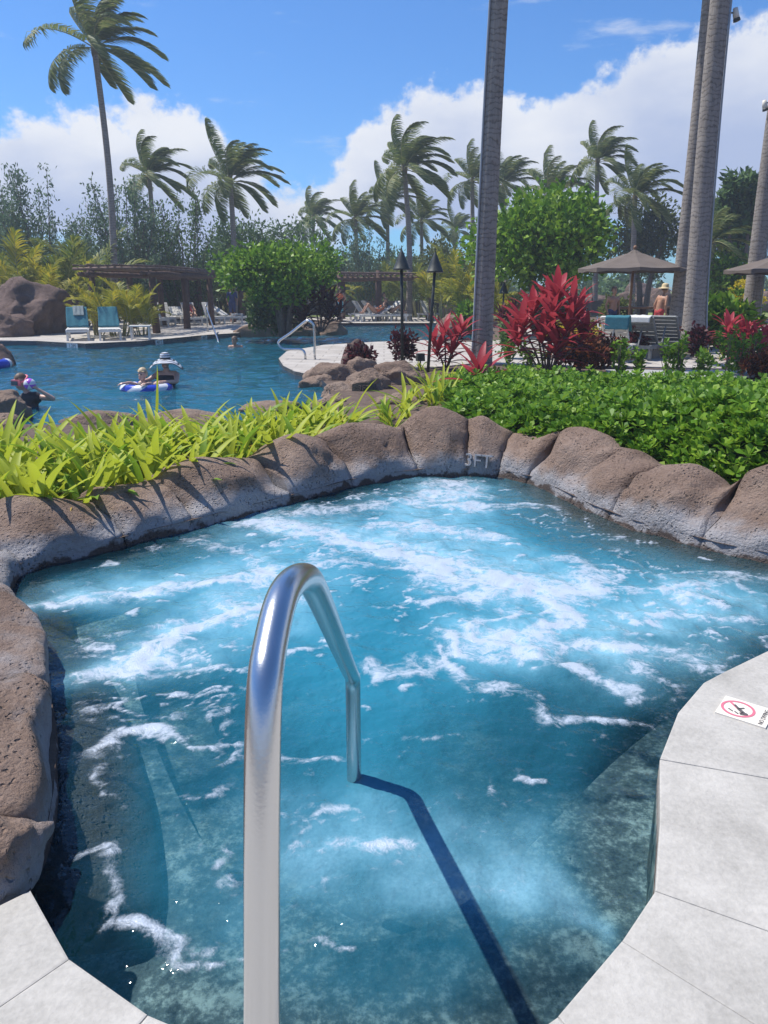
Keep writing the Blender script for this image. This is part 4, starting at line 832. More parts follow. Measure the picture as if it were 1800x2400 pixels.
# ---------------------------------------------------------------- palms
def frond_mesh(seed, length, az, el, droop, wind, nl, leaf, wl, mats, sag=.35):
    rnd = random.Random(seed); p = Vector((0, 0, 0)); d = Vector((math.cos(az) * math.cos(el), math.sin(az) * math.cos(el), math.sin(el))); n_ = 16; st_ = length / n_; pts_ = [p.copy()]; ds = [d.copy()]
    for i in range(n_):
        k = (i + 1) / n_; d = (d + Vector((wind[0], wind[1], 0)) * (.075 * k + .015) + Vector((0, 0, -droop)) * (.05 + .15 * k)).normalized(); p = p + d * st_; pts_.append(p.copy()); ds.append(d.copy())
    mb = MB(); mb.cm = 1; mb.tube(pts_, [max(.004, .028 * length / 3 * (1 - i / n_) ** .8) for i in range(n_ + 1)], 5, False); mb.cm = 0
    W_ = Vector((wind[0], wind[1], 0))
    for i in range(nl):
        t = .14 + .86 * (i + rnd.random() * .6) / nl; f = t * n_; j = min(n_ - 1, int(f)); q = pts_[j].lerp(pts_[j + 1], f - j) if f < n_ else pts_[-1]; dd = ds[j]
        sd = dd.cross(Vector((0, 0, 1))); sd = sd.normalized() if sd.length > .1 else Vector((0, 1, 0)); upv = sd.cross(dd)
        l = leaf * (math.sin(math.pi * min(1, (t - .1) / .95) ** .75) ** .6 + .12) * rnd.uniform(.85, 1.1)
        for sg_ in (-1, 1):
            v0 = (sd * sg_ * (1.05 - .5 * t) + dd * (.55 + .6 * t) + upv * .28 + W_ * .75 + Vector((rnd.gauss(0, .07), rnd.gauss(0, .07), rnd.gauss(0, .07)))).normalized()
            v1 = (v0 + Vector((0, 0, -sag * 1.6)) + W_ * .5).normalized(); v2 = (v1 + Vector((0, 0, -sag * 1.6)) + W_ * .5).normalized()
            a_ = q + v0 * l * .38; b_ = a_ + v1 * l * .36; c_ = b_ + v2 * l * .28; wv = (dd - v0 * dd.dot(v0)).normalized() * wl * .5
            mb.add([q - wv * .5, q + wv * .5, a_ + wv, a_ - wv, b_ + wv * .8, b_ - wv * .8, c_], [(0, 1, 2, 3), (3, 2, 4, 5), (5, 4, 6)])
    return mb.mesh('frond', mats)
def palm_crown(seed, R_, n_f, wind, mats, nl=62):
    rnd = random.Random(seed); out = []
    for i in range(n_f):
        k = i / (n_f - 1); az_ = i * 2.39996 + rnd.uniform(-.25, .25); el_ = math.radians(84 - 96 * k ** 1.1 + rnd.uniform(-8, 8)); ln__ = R_ * rnd.uniform(.86, 1.1) * (1.0 if k > .15 else .8)
        out.append(frond_mesh(seed * 50 + i, ln__, az_, el_, .50 + .35 * k + rnd.uniform(-.1, .1), (wind * rnd.uniform(.8, 1.3), .15 * wind), nl, R_ * .27, R_ * .0165, mats))
    return out
PM = [M['frond'], M['rachis']]
CROWNS = [palm_crown(s_, 2.95, 21, w_, PM) for s_, w_ in ((1, 1.25), (2, 1.4), (3, 1.1))]
mb = MB(); mb.lathe([(.10, -.5), (.16, -.3), (.21, -.1), (.22, .1), (.16, .35), (.06, .6), (.01, .7)], n=10); CORE = mb.mesh('crown_heart', mat('palm_heart', (.16, .12, .07), (.26, .22, .12), 9, .9), True)
def palm(base, topp, r0, r1, ci, scale, label, bend=.0, conduit=None, flare=1.25, n=14, lamp=None):
    base, topp = Vector(base), Vector(topp); t = empty('palm_tree', base, 0, label, 'palm tree', 'coconut palms'); h = topp - base; npt = 30
    ps = []; rr = []
    for i in range(npt + 1):
        u = i / npt; ps.append(Vector((h.x * u + bend * math.sin(math.pi * u), h.y * u, h.z * u))); rr.append((r0 + (r1 - r0) * u) * (1 + (flare - 1) * math.exp(-u * h.z / .55)))
    # fine ring scars
    P2 = []; R2 = []; m_ = int(h.z / .055)
    for i in range(m_ + 1):
        f = i / m_ * npt; j = min(npt - 1, int(f)); q = ps[j].lerp(ps[j + 1], f - j); P2.append(q); R2.append((rr[j] * (1 - f + j) + rr[j + 1] * (f - j)) * (1 + .012 * mnoise.noise(Vector((i * .7, base.x, 0))) + (.008 if i % 2 else 0)))
    mb = MB(); mb.tube(P2, R2, n); mb.build('trunk', M['trunk'], t, smooth=True)
    link('crown_heart', CORE, t, h + Vector((0, 0, .1)), None, (scale * r1 / .17,) * 2 + (scale,))
    for fm in CROWNS[ci]: link('frond', fm, t, h + Vector((0, 0, .15 * scale)), None, (scale,) * 3)
    if conduit is not None:
        mb = MB(); mb.tube([p_ + Vector((conduit[0], conduit[1], 0)) * (r_ * 1.07 + .012) for p_, r_ in zip(ps[:26], rr[:26])], .022, 8); mb.build('conduit', M['pvc'], t, smooth=True)
    return t, ps, rr
def Pm(px_b, Db, px_t, py_t, scale, ci, label, r0=.17, r1=.12, **k):
    b = at(px_b, 700, Db); tp = at(px_t, py_t, Db); return palm((b.x, Db, GZ), (tp.x, Db, tp.z), r0, r1, ci, scale, label, **k)
Pm(262, 35, 222, 122, 1.0, 0, 'tallest slender palm rising over the left pergola and yellow arecas', .16, .115, bend=.25)
Pm(360, 46, 350, 418, .92, 1, 'palm with fronds blown right, just right of the tallest palm', bend=.1)
Pm(546, 42, 540, 435, 1.0, 2, 'palm standing alone above the right end of the left pergola', bend=.1)
Pm(728, 62, 735, 515, .88, 1, 'wind bent palm above the right side of the round bright tree')
Pm(842, 52, 833, 520, .80, 0, 'slim palm behind the left end of the middle pergola')
Pm(910, 56, 908, 480, .9, 2, 'palm half hidden between two palms over the middle pergola')
Pm(958, 42, 948, 405, 1.0, 1, 'tall full palm behind the two torches', bend=.15)
Pm(990, 60, 988, 525, .85, 0, 'lower palm behind the tall full palm near the torches')
Pm(1063, 72, 1067, 545, .8, 2, 'small far palm left of the central grey trunk')
Pm(1110, 52, 1107, 432, .85, 0, 'palm partly hidden behind the central grey trunk')
Pm(1185, 55, 1180, 440, .95, 2, 'palm peeking out right of the central grey trunk')
Pm(1290, 50, 1288, 470, 1.0, 0, 'bushy palm rising out of the large bright broadleaf tree')
Pm(1397, 48, 1400, 385, .86, 1, 'palm streaming right in front of the white cloud over the umbrella')
Pm(1484, 42, 1488, 470, .85, 2, 'palm directly above the brown umbrella')
Pm(1665, 34, 1668, 575, .62, 0, 'short palm seen between the right hand trunks')
# four near trunks whose heads are above the picture
b0 = G(1128, 850, 0); tp = at(1209, -640, b0.y); _, ps, rr = palm((b0.x, b0.y, GZ), (tp.x, b0.y, tp.z), .225, .165, 1, 1.1, 'thick grey palm trunk with a pipe up its left side, beside the peninsula', bend=-.05, conduit=(-.86, -.5), flare=1.08, n=22)
b1 = G(1578, 812, .05); tp = at(1690, -330, b1.y); palm((b1.x, b1.y, GZ), (tp.x, b1.y, tp.z), .20, .135, 2, 1.0, 'slimmer of the two leaning palms beside the brown umbrella', bend=.05, flare=1.3, n=20)
b2 = G(1622, 822, .05); tp = at(1760, -640, b2.y); _, ps2, rr2 = palm((b2.x, b2.y, GZ), (tp.x, b2.y, tp.z), .255, .19, 0, 1.1, 'thick swollen foot palm with a pipe up its right side', bend=-.12, conduit=(.86, -.5), flare=1.45, n=22)
b3 = G(1752, 800, .05); tp = at(1925, -480, b3.y); _, ps3, rr3 = palm((b3.x, b3.y, GZ), (tp.x, b3.y, tp.z), .24, .17, 1, 1.05, 'grey palm trunk in front of the second umbrella', bend=-.1, conduit=(.8, -.6), flare=1.3, n=20)
def spot(anchor, tip, label):
    a, b = Vector(anchor), Vector(tip); t = empty('floodlight', a, 0, label, 'floodlight', 'floodlights on the palms'); b = b - a
    mb = MB(); mb.tube([(0, 0, 0), b], .018, 8); mb.build('arm', M['iron'], t, smooth=True)
    mb = MB(); mb.tube([b + Vector((-.02, 0, .10)), b, b + Vector((.03, -.01, -.12))], [.05, .065, .07], 12); h_ = mb.build('lamp_head', M['plate'], t, smooth=True)
    mb = MB(); mb.tube([b + Vector((.03, -.01, -.115)), b + Vector((.045, -.015, -.17))], [.075, .08], 12); mb.build('hood', M['iron'], t, smooth=True)
y2 = b2.y; l1 = at(1702, 30, y2); l2 = at(1722, 32, y2); spot((l1.x - .06, y2, l1.z), (l2.x, y2 - .05, l2.z), 'small floodlight on the thick palm with the right hand pipe')
y3 = b3.y; l1 = at(1812, 235, y3); l2 = at(1790, 245, y3); spot((l1.x, y3, l1.z), (l2.x, y3 - .05, l2.z), 'small security camera sticking left from the trunk before the second umbrella')  # security camera, built from the floodlight shape

# ---------------------------------------------------------------- areca palms (clumps of arching yellow fronds)
AM = [M['areca'], M['rachis']]; AD = [M['areca_d'], M['rachis']]
def areca_set(seed, mats): 
    rnd = random.Random(seed); return [frond_mesh(seed * 77 + i, rnd.uniform(1.5, 2.1), i * 2.4, math.radians(rnd.uniform(48, 82)), rnd.uniform(.55, .85), (.25, .05), 26, .48, .045, mats, .25) for i in range(9)]
ASETS = [areca_set(1, AM), areca_set(2, AD), areca_set(3, AM)]
def areca(px, D, h, si, label, nf=14, seed=0, cat='palm', stem=.9):
    rnd = random.Random(seed + px); b = at(px, 700, D); t = empty('areca_palm', (b.x, D, 0), 0, label, 'palm', 'areca palm clumps'); mb = MB(); sc_ = h / 2.6
    for i in range(nf):
        a = rnd.uniform(0, 6.28); r = rnd.uniform(.1, .45) * sc_; zt = stem * rnd.uniform(.25, 1.15) * sc_; pt = Vector((math.cos(a) * r * 1.6, math.sin(a) * r * 1.6, zt)); mb.tube([(math.cos(a) * r, math.sin(a) * r, 0), pt], [.03 * sc_, .018 * sc_], 6)
        link('frond', ASETS[si][i % 9], t, pt - Vector((0, 0, .02)), (0, 0, rnd.uniform(0, 6.28)), (sc_ * rnd.uniform(.8, 1.1),) * 3)
    mb.build('stems', M['rachis'], t, smooth=True)
for a_ in [(70, 33, 3.6, 0, 'broad yellow areca palm on the left behind the dark boulders'), (150, 34, 4.0, 1, 'tall green areca palm behind the dark boulders'), (215, 35, 3.9, 1, 'tall green areca palm behind the left end of the left pergola'), (110, 31, 2.9, 2, 'low yellow areca palm behind the upright dark boulder'), (40, 36, 3.4, 1, 'green areca palm at the far left behind the dark boulders'),
           (215, 27.5, 2.0, 0, 'orange yellow areca palm beside the teal towel loungers'), (270, 27, 2.15, 2, 'large golden areca palm behind the white side table'), (325, 27.5, 1.75, 0, 'golden areca palm at the front pergola post', 14, 5),
           (405, 46, 2.9, 1, 'green areca palm behind the first pergola loungers'), (455, 46, 2.9, 0, 'yellow green areca palm behind the middle pergola loungers'), (520, 46, 2.8, 1, 'green areca palm behind the man in the blue shirt'), (590, 47, 2.6, 1, 'green areca palm behind the person in the yellow hat'), (350, 42, 3.2, 1, 'green areca palm behind the left pergola roof'),
           (870, 50, 3.3, 0, 'yellow areca palm rising over the middle pergola roof'), (930, 48, 3.4, 1, 'green areca palm behind the middle pergola'), (985, 46, 3.3, 1, 'green areca palm at the right post of the middle pergola'), (1045, 38, 3.6, 0, 'tall yellow areca palm left of the central grey trunk'), (1090, 35, 3.0, 0, 'golden areca palm touching the central grey trunk'), (1020, 42, 2.6, 1, 'green areca palm behind the tall yellow one'), (1195, 28, 2.3, 0, 'yellow areca palm under the broad tree right of the central trunk'), (770, 48, 2.2, 1, 'low green areca palm behind the woman in the orange top')]:
    areca(*a_[:5], **({'nf': a_[5], 'seed': a_[6]} if len(a_) > 5 else {'seed': 3}))

# ---------------------------------------------------------------- strap leaf lilies by the hot tub
def strap(seed, length, width, el, droop, mats):
    rnd = random.Random(seed); n_ = 9; p = Vector((.03, 0, 0)); e = el; pts_ = []; 
    for i in range(n_ + 1):
        pts_.append((p.copy(), e)); p = p + Vector((math.cos(e), rnd.uniform(-.05, .05), math.sin(e))) * length / n_; e -= droop * (.3 + 1.3 * (i / n_) ** 1.5) / n_ * 2
    mb = MB(); vs = []; fs = []; tw = rnd.uniform(-.35, .35)
    for i, (q, e_) in enumerate(pts_):
        t = i / n_; w = width * .5 * min(1, .55 + t * 1.4) * (1 - max(0, t - .55) / .45) ** .62 if t < 1 else .001; nrm = Vector((-math.sin(e_), 0, math.cos(e_))); sdv = (Vector((0, 1, 0)) * math.cos(tw * t) + nrm * math.sin(tw * t))
        vs += [q + sdv * w + nrm * w * .35, q, q - sdv * w + nrm * w * .35]
    for i in range(n_): a = i * 3; fs += [(a, a + 1, a + 4, a + 3), (a + 1, a + 2, a + 5, a + 4)]
    mb.add(vs, fs); return mb.mesh('leaf', mats, True)
LV = []
for i in range(16):
    rnd = random.Random(i); mt = 'lily_y' if i % 3 != 2 else 'lily_g'; LV.append(strap(i, rnd.uniform(.42, .68), rnd.uniform(.048, .070), math.radians(rnd.uniform(30, 80)), rnd.uniform(.3, 1.05), M[mt]))
LV.append(strap(40, .5, .05, math.radians(35), .9, M['lily_d']))
def lily(x, y, z, s_, rnd, nf, label, group):
    t = empty('strap_leaf_lily', (x, y, z), rnd.uniform(0, 6.28), label, 'plant', group)
    for i in range(nf):
        k = rnd.randrange(16) if rnd.random() > .05 else 16; link('leaf', LV[k], t, (rnd.uniform(-.05, .05), rnd.uniform(-.05, .05), 0), (rnd.uniform(-.12, .12), rnd.uniform(-.12, .12), i * 2.4 + rnd.uniform(-.4, .4)), (s_ * rnd.uniform(.8, 1.15),) * 3)
bed = flat('planting_bed', [[(-7, 8.95), (-7, 4.3), (-3.3, 3.7), (-2.6, 4.35), (-1.8, 5.3), (-.9, 6.3), (.0, 7.0), (1.2, 7.1), (2.2, 6.3), (3.2, 5.1), (9, 4.2), (14, 11), (3.4, 12.6), (.9, 12.3), (.7, 10.0), (-1, 9.2), (-3, 8.75)]], .02, M['soil']); tag(bed, kind='structure')
rnd = random.Random(77); cnt = 0
path_b = [(ppx[i] + nx[i] * .80, ppy[i] + ny[i] * .80) for i in range(ns)]
for tries in range(4000):
    px = rnd.uniform(-260, 800); 
    y0 = np.interp(px, [-260, 0, 230, 400, 620, 800], [4.75, 4.8, 5.15, 5.55, 6.4, 7.1]); y1 = np.interp(px, [-260, 0, 300, 560, 700, 800], [6.5, 6.5, 6.9, 7.7, 8.4, 8.6]); y = rnd.uniform(y0, y1); x = (px - 900) / F * (y * math.cos(PITCH) + 1.45 * math.sin(PITCH))
    if px > 640 and y > 8.4: continue
    if any((x - a) ** 2 + (y - b) ** 2 < .26 ** 2 for a, b in (used if cnt else [])): continue
    if not cnt: used = []
    used.append((x, y)); cnt += 1; lily(x, y, .02, rnd.uniform(.85, 1.15) * (.9 if px > 500 else 1.0), rnd, 16, 'yellow green strap leaf lily in the bed between hot tub rim and pool', 'strap leaf lilies in the bed beside the pool')
    if cnt >= 105: break
for px, py in [(900, 985), (935, 975), (960, 950), (990, 935), (1010, 915), (1045, 900), (1075, 905), (965, 985), (1015, 950), (1050, 925), (920, 1000), (1090, 890), (1040, 945)]:
    g = G(px, py, .05); lily(g.x, g.y, .03, rnd.uniform(.75, .95), rnd, 10, 'strap leaf lily growing at the left edge of the green hedge', 'strap leaf lilies against the hedge')
# the one tall leaf against the water
g = G(365, 1040, .02); t = empty('strap_leaf_lily', (g.x, g.y, .02), 0, 'lily with one leaf standing far taller than its neighbours', 'plant'); tall = strap(91, .82, .062, math.radians(84), .05, M['lily_y'])
link('leaf', tall, t, (0, 0, 0), (.0, -.28, 2.9)); link('leaf', LV[3], t, (0, 0, 0), (0, 0, .5)); link('leaf', LV[6], t, (0, 0, 0), (0, 0, 2.0)); link('leaf', LV[9], t, (0, 0, 0), (0, 0, 4.4))

# ---------------------------------------------------------------- naupaka hedge
hp = [(.45, 7.75), (.95, 7.45), (1.4, 6.85), (1.98, 6.15), (2.65, 5.3), (3.3, 4.85), (6.5, 5.0), (7.4, 8.6), (6.4, 10.2), (4.3, 10.9), (2.6, 11.6), (1.25, 12.2), (.75, 11.2), (.95, 9.6)]; hpa = np.array(hp)
r4 = np.random.RandomState(8); Q = np.stack([r4.uniform(.3, 7.6, 60000), r4.uniform(4.9, 13, 60000)], 1); Q = Q[inside(Q, hpa)]; dd_ = polydist(Q, hpa); keepp = r4.rand(len(Q)) < np.clip(7.2 / Q[:, 1], .35, 1) ** 1.2 * (Q[:, 0] < Q[:, 1] * .62 + .4) ; Q = Q[keepp][:11500]; dd_ = polydist(Q, hpa)
def hedge_h(Q, d): return (.16 + (.22 + .30 * (1 - sm(5.5, 9.0, Q[:, 1]))) * (1 - np.exp(-d / .24)) + .17 * fbm(Q[:, 0] * 1.5, Q[:, 1] * 1.5, 3) * np.clip(d / .2, .3, 1))
hz_ = hedge_h(Q, dd_); V = []
for s_ in range(len(Q)):
    base = np.array([Q[s_, 0], Q[s_, 1], hz_[s_] - .05 - .10 * r4.rand() * (r4.rand() < .5) + .09 * (r4.rand() < .12)]); k = 7; a0 = r4.rand() * 6.28; ax = unit(np.array([r4.normal(0, .35), r4.normal(0, .35) - .25, 1.0])); u_ = unit(np.cross(ax, [1, 0, .1])); v_ = np.cross(ax, u_); sc_ = r4.uniform(.75, 1.25)
    for i in range(k):
        a = a0 + i * 2.4; el_ = .25 + .95 * i / k; dv = (u_ * math.cos(a) + v_ * math.sin(a)) * math.cos(el_) + ax * math.sin(el_); l = .086 * sc_ * (1.1 - .4 * i / k); sv = unit(np.cross(ax, dv)) if i < k - 1 else u_; w = l * .56; cup = ax * l * .10
        V.append([base + dv * .006, base + dv * l * .68 - sv * w * .5 + cup, base + dv * l + cup * .3, base + dv * l * .68 + sv * w * .5 + cup])
hd_ = empty('naupaka_hedge', (3.0, 8.5, .02), 0, 'low bright green hedge of glossy rounded leaves behind the rock rim', 'hedge')
V = np.array(V) - np.array([3.0, 8.5, .02]); tag(link('foliage', quads_mesh('foliage', V, M['naupaka']), hd_), kind='stuff')
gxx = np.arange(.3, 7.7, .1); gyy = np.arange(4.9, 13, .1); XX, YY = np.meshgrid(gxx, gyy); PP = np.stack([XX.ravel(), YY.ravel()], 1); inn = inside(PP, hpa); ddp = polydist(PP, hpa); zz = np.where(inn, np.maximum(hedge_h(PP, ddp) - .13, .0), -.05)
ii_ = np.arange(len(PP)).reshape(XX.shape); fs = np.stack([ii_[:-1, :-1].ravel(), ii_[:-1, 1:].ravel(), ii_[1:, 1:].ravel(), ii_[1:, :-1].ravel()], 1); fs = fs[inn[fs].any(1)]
me = bpy.data.meshes.new('filler_sheet'); me.from_pydata([(a - 3.0, b - 8.5, c - .02) for (a, b), c in zip(PP, zz)], [], fs.tolist()); me.materials.append(M['core']); me.update(); link('filler_sheet', me, hd_)  # dark filler sheet under the leaves, keeps the ground from showing
# leggy shoots at the back edge of the hedge
for i, (px, py, h) in enumerate([(1450, 880, .75), (1495, 880, .6), (1560, 878, .7), (1590, 880, .8), (1700, 872, .9), (1730, 870, .75), (1755, 872, .85), (1640, 880, .5), (1190, 850, .55), (1235, 860, .5)]):
    g = G(px, py, .05); q = np.array([g.x, g.y, 0]); V = []
    for k in range(5):
        x0 = q + np.array([r4.normal(0, .07), r4.normal(0, .07), 0]); t = r4.rand(34) ** .7; P3 = x0 + np.stack([t * r4.normal(0, .08), t * r4.normal(0, .08), t * h * r4.uniform(.7, 1)], 1); V.append(leaves(r4, P3, np.stack([r4.normal(0, 1, 34), r4.normal(0, 1, 34), np.full(34, .5)], 1), .11, .055))
    t_ = empty('naupaka_shrub', (g.x, g.y, 0), 0, 'small upright green shrub sticking up at the back of the low hedge', 'shrub', 'upright shoots along the hedge back'); V = np.concatenate(V) - q; link('foliage', quads_mesh('foliage', V, M['naupaka']), t_)
    mb = MB(); [mb.tube([(0, 0, 0), (r4.normal(0, .06), r4.normal(0, .06), h * .8)], [.008, .004], 5) for _ in range(4)]; mb.build('stem', M['bark'], t_)

# ---------------------------------------------------------------- ti plants and crotons
def ti_leaf(seed, l, w, el, droop, mt):
    rnd = random.Random(seed); n_ = 8; e = el; p = Vector((0, 0, 0)); vs = []; fs = []
    for i in range(n_ + 1):
        t = i / n_; ww = w * .5 * (math.sin(math.pi * (.04 + .96 * t) ** .8) ** .75 if 0 < t < 1 else .06); nrm = Vector((-math.sin(e), 0, math.cos(e))); cup = .30 * ww
        vs += [p + Vector((0, ww, 0)) + nrm * cup, p.copy(), p - Vector((0, ww, 0)) + nrm * cup]; p = p + Vector((math.cos(e), 0, math.sin(e))) * l / n_; e -= droop * (.3 + 1.4 * t) / n_
    for i in range(n_): a = i * 3; fs += [(a, a + 1, a + 4, a + 3), (a + 1, a + 2, a + 5, a + 4)]
    mb = MB(); mb.add(vs, fs); return mb.mesh('leaf', mt, True)
TI = {}
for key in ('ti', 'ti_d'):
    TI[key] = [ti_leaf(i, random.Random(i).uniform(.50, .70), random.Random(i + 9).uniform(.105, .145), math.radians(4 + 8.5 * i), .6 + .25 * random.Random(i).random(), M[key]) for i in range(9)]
def ti_plant(base, heads, key, label, group=None, leafs=15, s_=1.0, dark_low=True, seed=0):
    rnd = random.Random(seed); t = empty('ti_plant', base, 0, label, 'ti plant', group); mb = MB()
    for (x, y, z) in heads:
        mb.tube([(x * .12, y * .12, 0), (x * .5, y * .5, z * .5), (x, y, z)], [.022 * s_, .018 * s_, .012 * s_], 7)
        for i in range(leafs):
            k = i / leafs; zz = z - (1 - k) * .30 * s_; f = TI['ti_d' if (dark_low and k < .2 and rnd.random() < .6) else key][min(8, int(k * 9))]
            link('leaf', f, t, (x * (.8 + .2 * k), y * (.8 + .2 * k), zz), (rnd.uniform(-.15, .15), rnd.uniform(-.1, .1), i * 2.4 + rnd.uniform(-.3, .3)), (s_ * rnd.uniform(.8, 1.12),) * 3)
    mb.build('stem', M['bark'], t, smooth=True)
g = G(1283, 884, 0); rnd = random.Random(5)
ti_plant((g.x, g.y, 0), [(-.55, -.1, .98), (-.35, .15, 1.25), (-.05, -.25, 1.15), (.10, .12, 1.50), (.38, -.1, 1.28), (.52, .15, 1.10), (-.22, -.3, .80), (.25, -.32, .92), (-.62, .1, .72), (.62, -.05, .78), (.02, .3, 1.32), (.05, -.38, .62)], 'ti', 'largest red ti plant with a wide crown of crimson leaves', None, 16, 1.0, seed=1)
g = G(1045, 862, 0); ti_plant((g.x, g.y, 0), [(-.28, 0, .55), (-.05, -.1, .75), (.2, .05, .62), (.12, -.15, .40), (-.2, -.18, .36), (.32, -.05, .78)], 'ti', 'pinkish red ti plant beside the second torch and grey trunk', None, 13, .85, seed=2)
g = G(1120, 925, .1); ti_plant((g.x, g.y, .1), [(0, 0, .36)], 'ti', 'single small red ti rosette standing in front of the grey trunk', None, 14, 1.0, False, seed=3)
for i, (px, py, hs, key, lb) in enumerate([(1715, 845, .75, 'ti', 'red ti plant between the two right hand trunks'), (1790, 850, .7, 'ti', 'red ti plant right of the trunk before the second umbrella'), (1765, 865, .45, 'ti', 'small red ti plant in front of the rightmost trunk'), (1190, 800, 1.0, 'ti_d', 'dark red ti plant behind the largest red one'), (1600, 800, .8, 'ti_d', 'dark maroon ti plant right of the swollen foot palm')]):
    g = G(px, py, 0); r5 = random.Random(i + 20); ti_plant((g.x, g.y, 0), [(r5.uniform(-.3, .3), r5.uniform(-.3, .3), hs * r5.uniform(.55, 1.0)) for _ in range(5)], key, lb, None, 13, .8, seed=i)
g = G(752, 783, .05); ti_plant((g.x, g.y, .15), [(-.55, 0, .75), (-.25, .1, 1.15), (.1, -.1, 1.25), (.4, .1, 1.05), (.7, 0, .7), (.0, .2, .8), (-.7, .1, .45), (.35, -.2, .6)], 'ti_d', 'dark purple ti bush on the low island by the pool rail', None, 18, 1.25, False, seed=8)
def bush(name, px, py, D, w, h, n_, mts, label, cat='shrub', L_=.12, Wd=.06, z=0, group=None, flowers=None):
    b = G(px, py, z) if D is None else at(px, py, D); b = Vector((b.x, b.y, z)); r6 = np.random.RandomState(int(px * 7 + py)); bl = [((b.x + r6.uniform(-.3, .3) * w, b.y + r6.uniform(-.25, .25) * w, z + h * r6.uniform(.45, .7)), (w * .34, w * .30, h * .36)) for _ in range(5)]
    V = cloud(r6, bl, n_, L_, Wd, .07, .4); t = empty(name, b, 0, label, cat, group); link('foliage', quads_mesh('foliage', V - np.array(b), M[mts]), t)
    mb = MB(); [mb.tube([(0, 0, 0), (r6.normal(0, .2) * w, r6.normal(0, .2) * w, h * .6)], [.014, .006], 5) for _ in range(5)]; mb.build('stem', M['bark'], t)
    if flowers:
        V = cloud(r6, [((c[0], c[1], c[2] + h * .10), r_) for c, r_ in bl], flowers, .085, .08, .06, .8); V = V[V[:, 0, 2] > z + h * .45]; link('flowers', quads_mesh('flowers', V - np.array(b), M['yflower']), t)
bush('croton_shrub', 1360, 868, None, 1.0, .62, 1500, 'croton', 'wide red and orange croton shrub right of the largest ti plant'); bush('croton_shrub', 1415, 860, None, .8, .55, 1000, 'croton', 'rusty croton shrub in front of the pale terrace wall'); bush('croton_shrub', 1480, 838, None, .7, .75, 900, 'ti_d', 'dark leaved croton in front of the reclining chairs'); bush('croton_shrub', 1545, 832, None, .7, .72, 900, 'croton', 'bronze croton left of the swollen foot palm'); bush('croton_shrub', 1632, 838, None, .4, .65, 500, 'ti_d', 'dark croton growing before the swollen palm foot'); bush('croton_shrub', 1720, 842, None, .9, .6, 1000, 'ti_d', 'dark leaved croton under the red ti between the trunks'); bush('croton_shrub', 1795, 885, None, .7, .4, 600, 'croton', 'low rusty croton at the edge of the garden path'); bush('croton_shrub', 942, 862, None, .38, .75, 420, 'ti_d', 'sparse dark shrub growing at the foot of the first torch'); bush('croton_shrub', 1190, 840, None, .35, .75, 420, 'mid', 'slim dark green shrub before the pale terrace'); bush('croton_shrub', 850, 868, None, .4, .4, 300, 'ti_d', 'small reddish shrub on top of the tan boulders')
bush('leafy_shrub', 622, 784, None, 1.1, 1.5, 1700, 'mid', 'dark green shrub in front of the person in the yellow hat', L_=.16, Wd=.09); bush('leafy_shrub', 668, 784, None, .9, 1.2, 1300, 'mid', 'dark green shrub on the island below the round tree', L_=.16, Wd=.09); bush('leafy_shrub', 1690, 815, None, 1.3, 1.3, 1600, 'bright', 'broad leaved green shrub below the yellow flowers', L_=.3, Wd=.13); bush('leafy_shrub', 1290, 790, None, 1.6, 1.3, 1500, 'mid', 'dark green shrub behind the largest ti plant', L_=.16, Wd=.09); bush('leafy_shrub', 1430, 770, None, 1.4, 1.2, 1500, 'olive', 'olive shrub at the foot of the umbrella', L_=.16, Wd=.08); bush('leafy_shrub', 1100, 775, None, .9, 1.0, 700, 'bright', 'bright leafed plant on the boulder beside the grey trunk', L_=.35, Wd=.09)
bush('flowering_shrub', 1400, 800, None, 2.0, .55, 1500, 'olive', 'low yellow flowering shrub behind the pale terrace wall', flowers=900); bush('flowering_shrub', 1330, 805, None, 1.4, .5, 900, 'olive', 'low yellow flowering shrub behind the largest ti plant', flowers=600); bush('flowering_shrub', 1722, 780, None, 1.5, 1.75, 1700, 'bright', 'tall yellow flowering shrub left of the rightmost trunk', flowers=1100, L_=.16, Wd=.08)
for i, (px, py) in enumerate([(1500, 838), (1560, 836), (1590, 838), (1660, 838), (1690, 842), (1750, 838), (1470, 845), (960, 872), (915, 868), (985, 868)]):
    g = G(px, py, 0); lily(g.x, g.y, .0, .45, rnd, 9, 'small grassy tuft growing in the bare soil bed', 'grassy tufts in the soil')
# leaning dark stem among left shrubs, lianas: plumeria on the right
D = 40; q = at(1745, 640, D); V = cloud(rs, lobes(1650, 1820, 395, 560, D, 14, 71, 3.5, .16), 2600, .42, .16, .10, .6); tree('plumeria_tree', (q.x, D, GZ), 'open branched tree with thick curving limbs right of the palms', None, V, 'mid', [([(q.x, D, 0), (q.x + .1, D, 1.6), (q.x + dx * .5, D, 2.8), (q.x + dx, D + .2, 4.0), (q.x + dx * 1.25, D, hh)], .16, .05) for dx, hh in ((-1.7, 5.0), (-.9, 6.0), (0, 6.4), (.9, 6.1), (1.8, 5.6))])
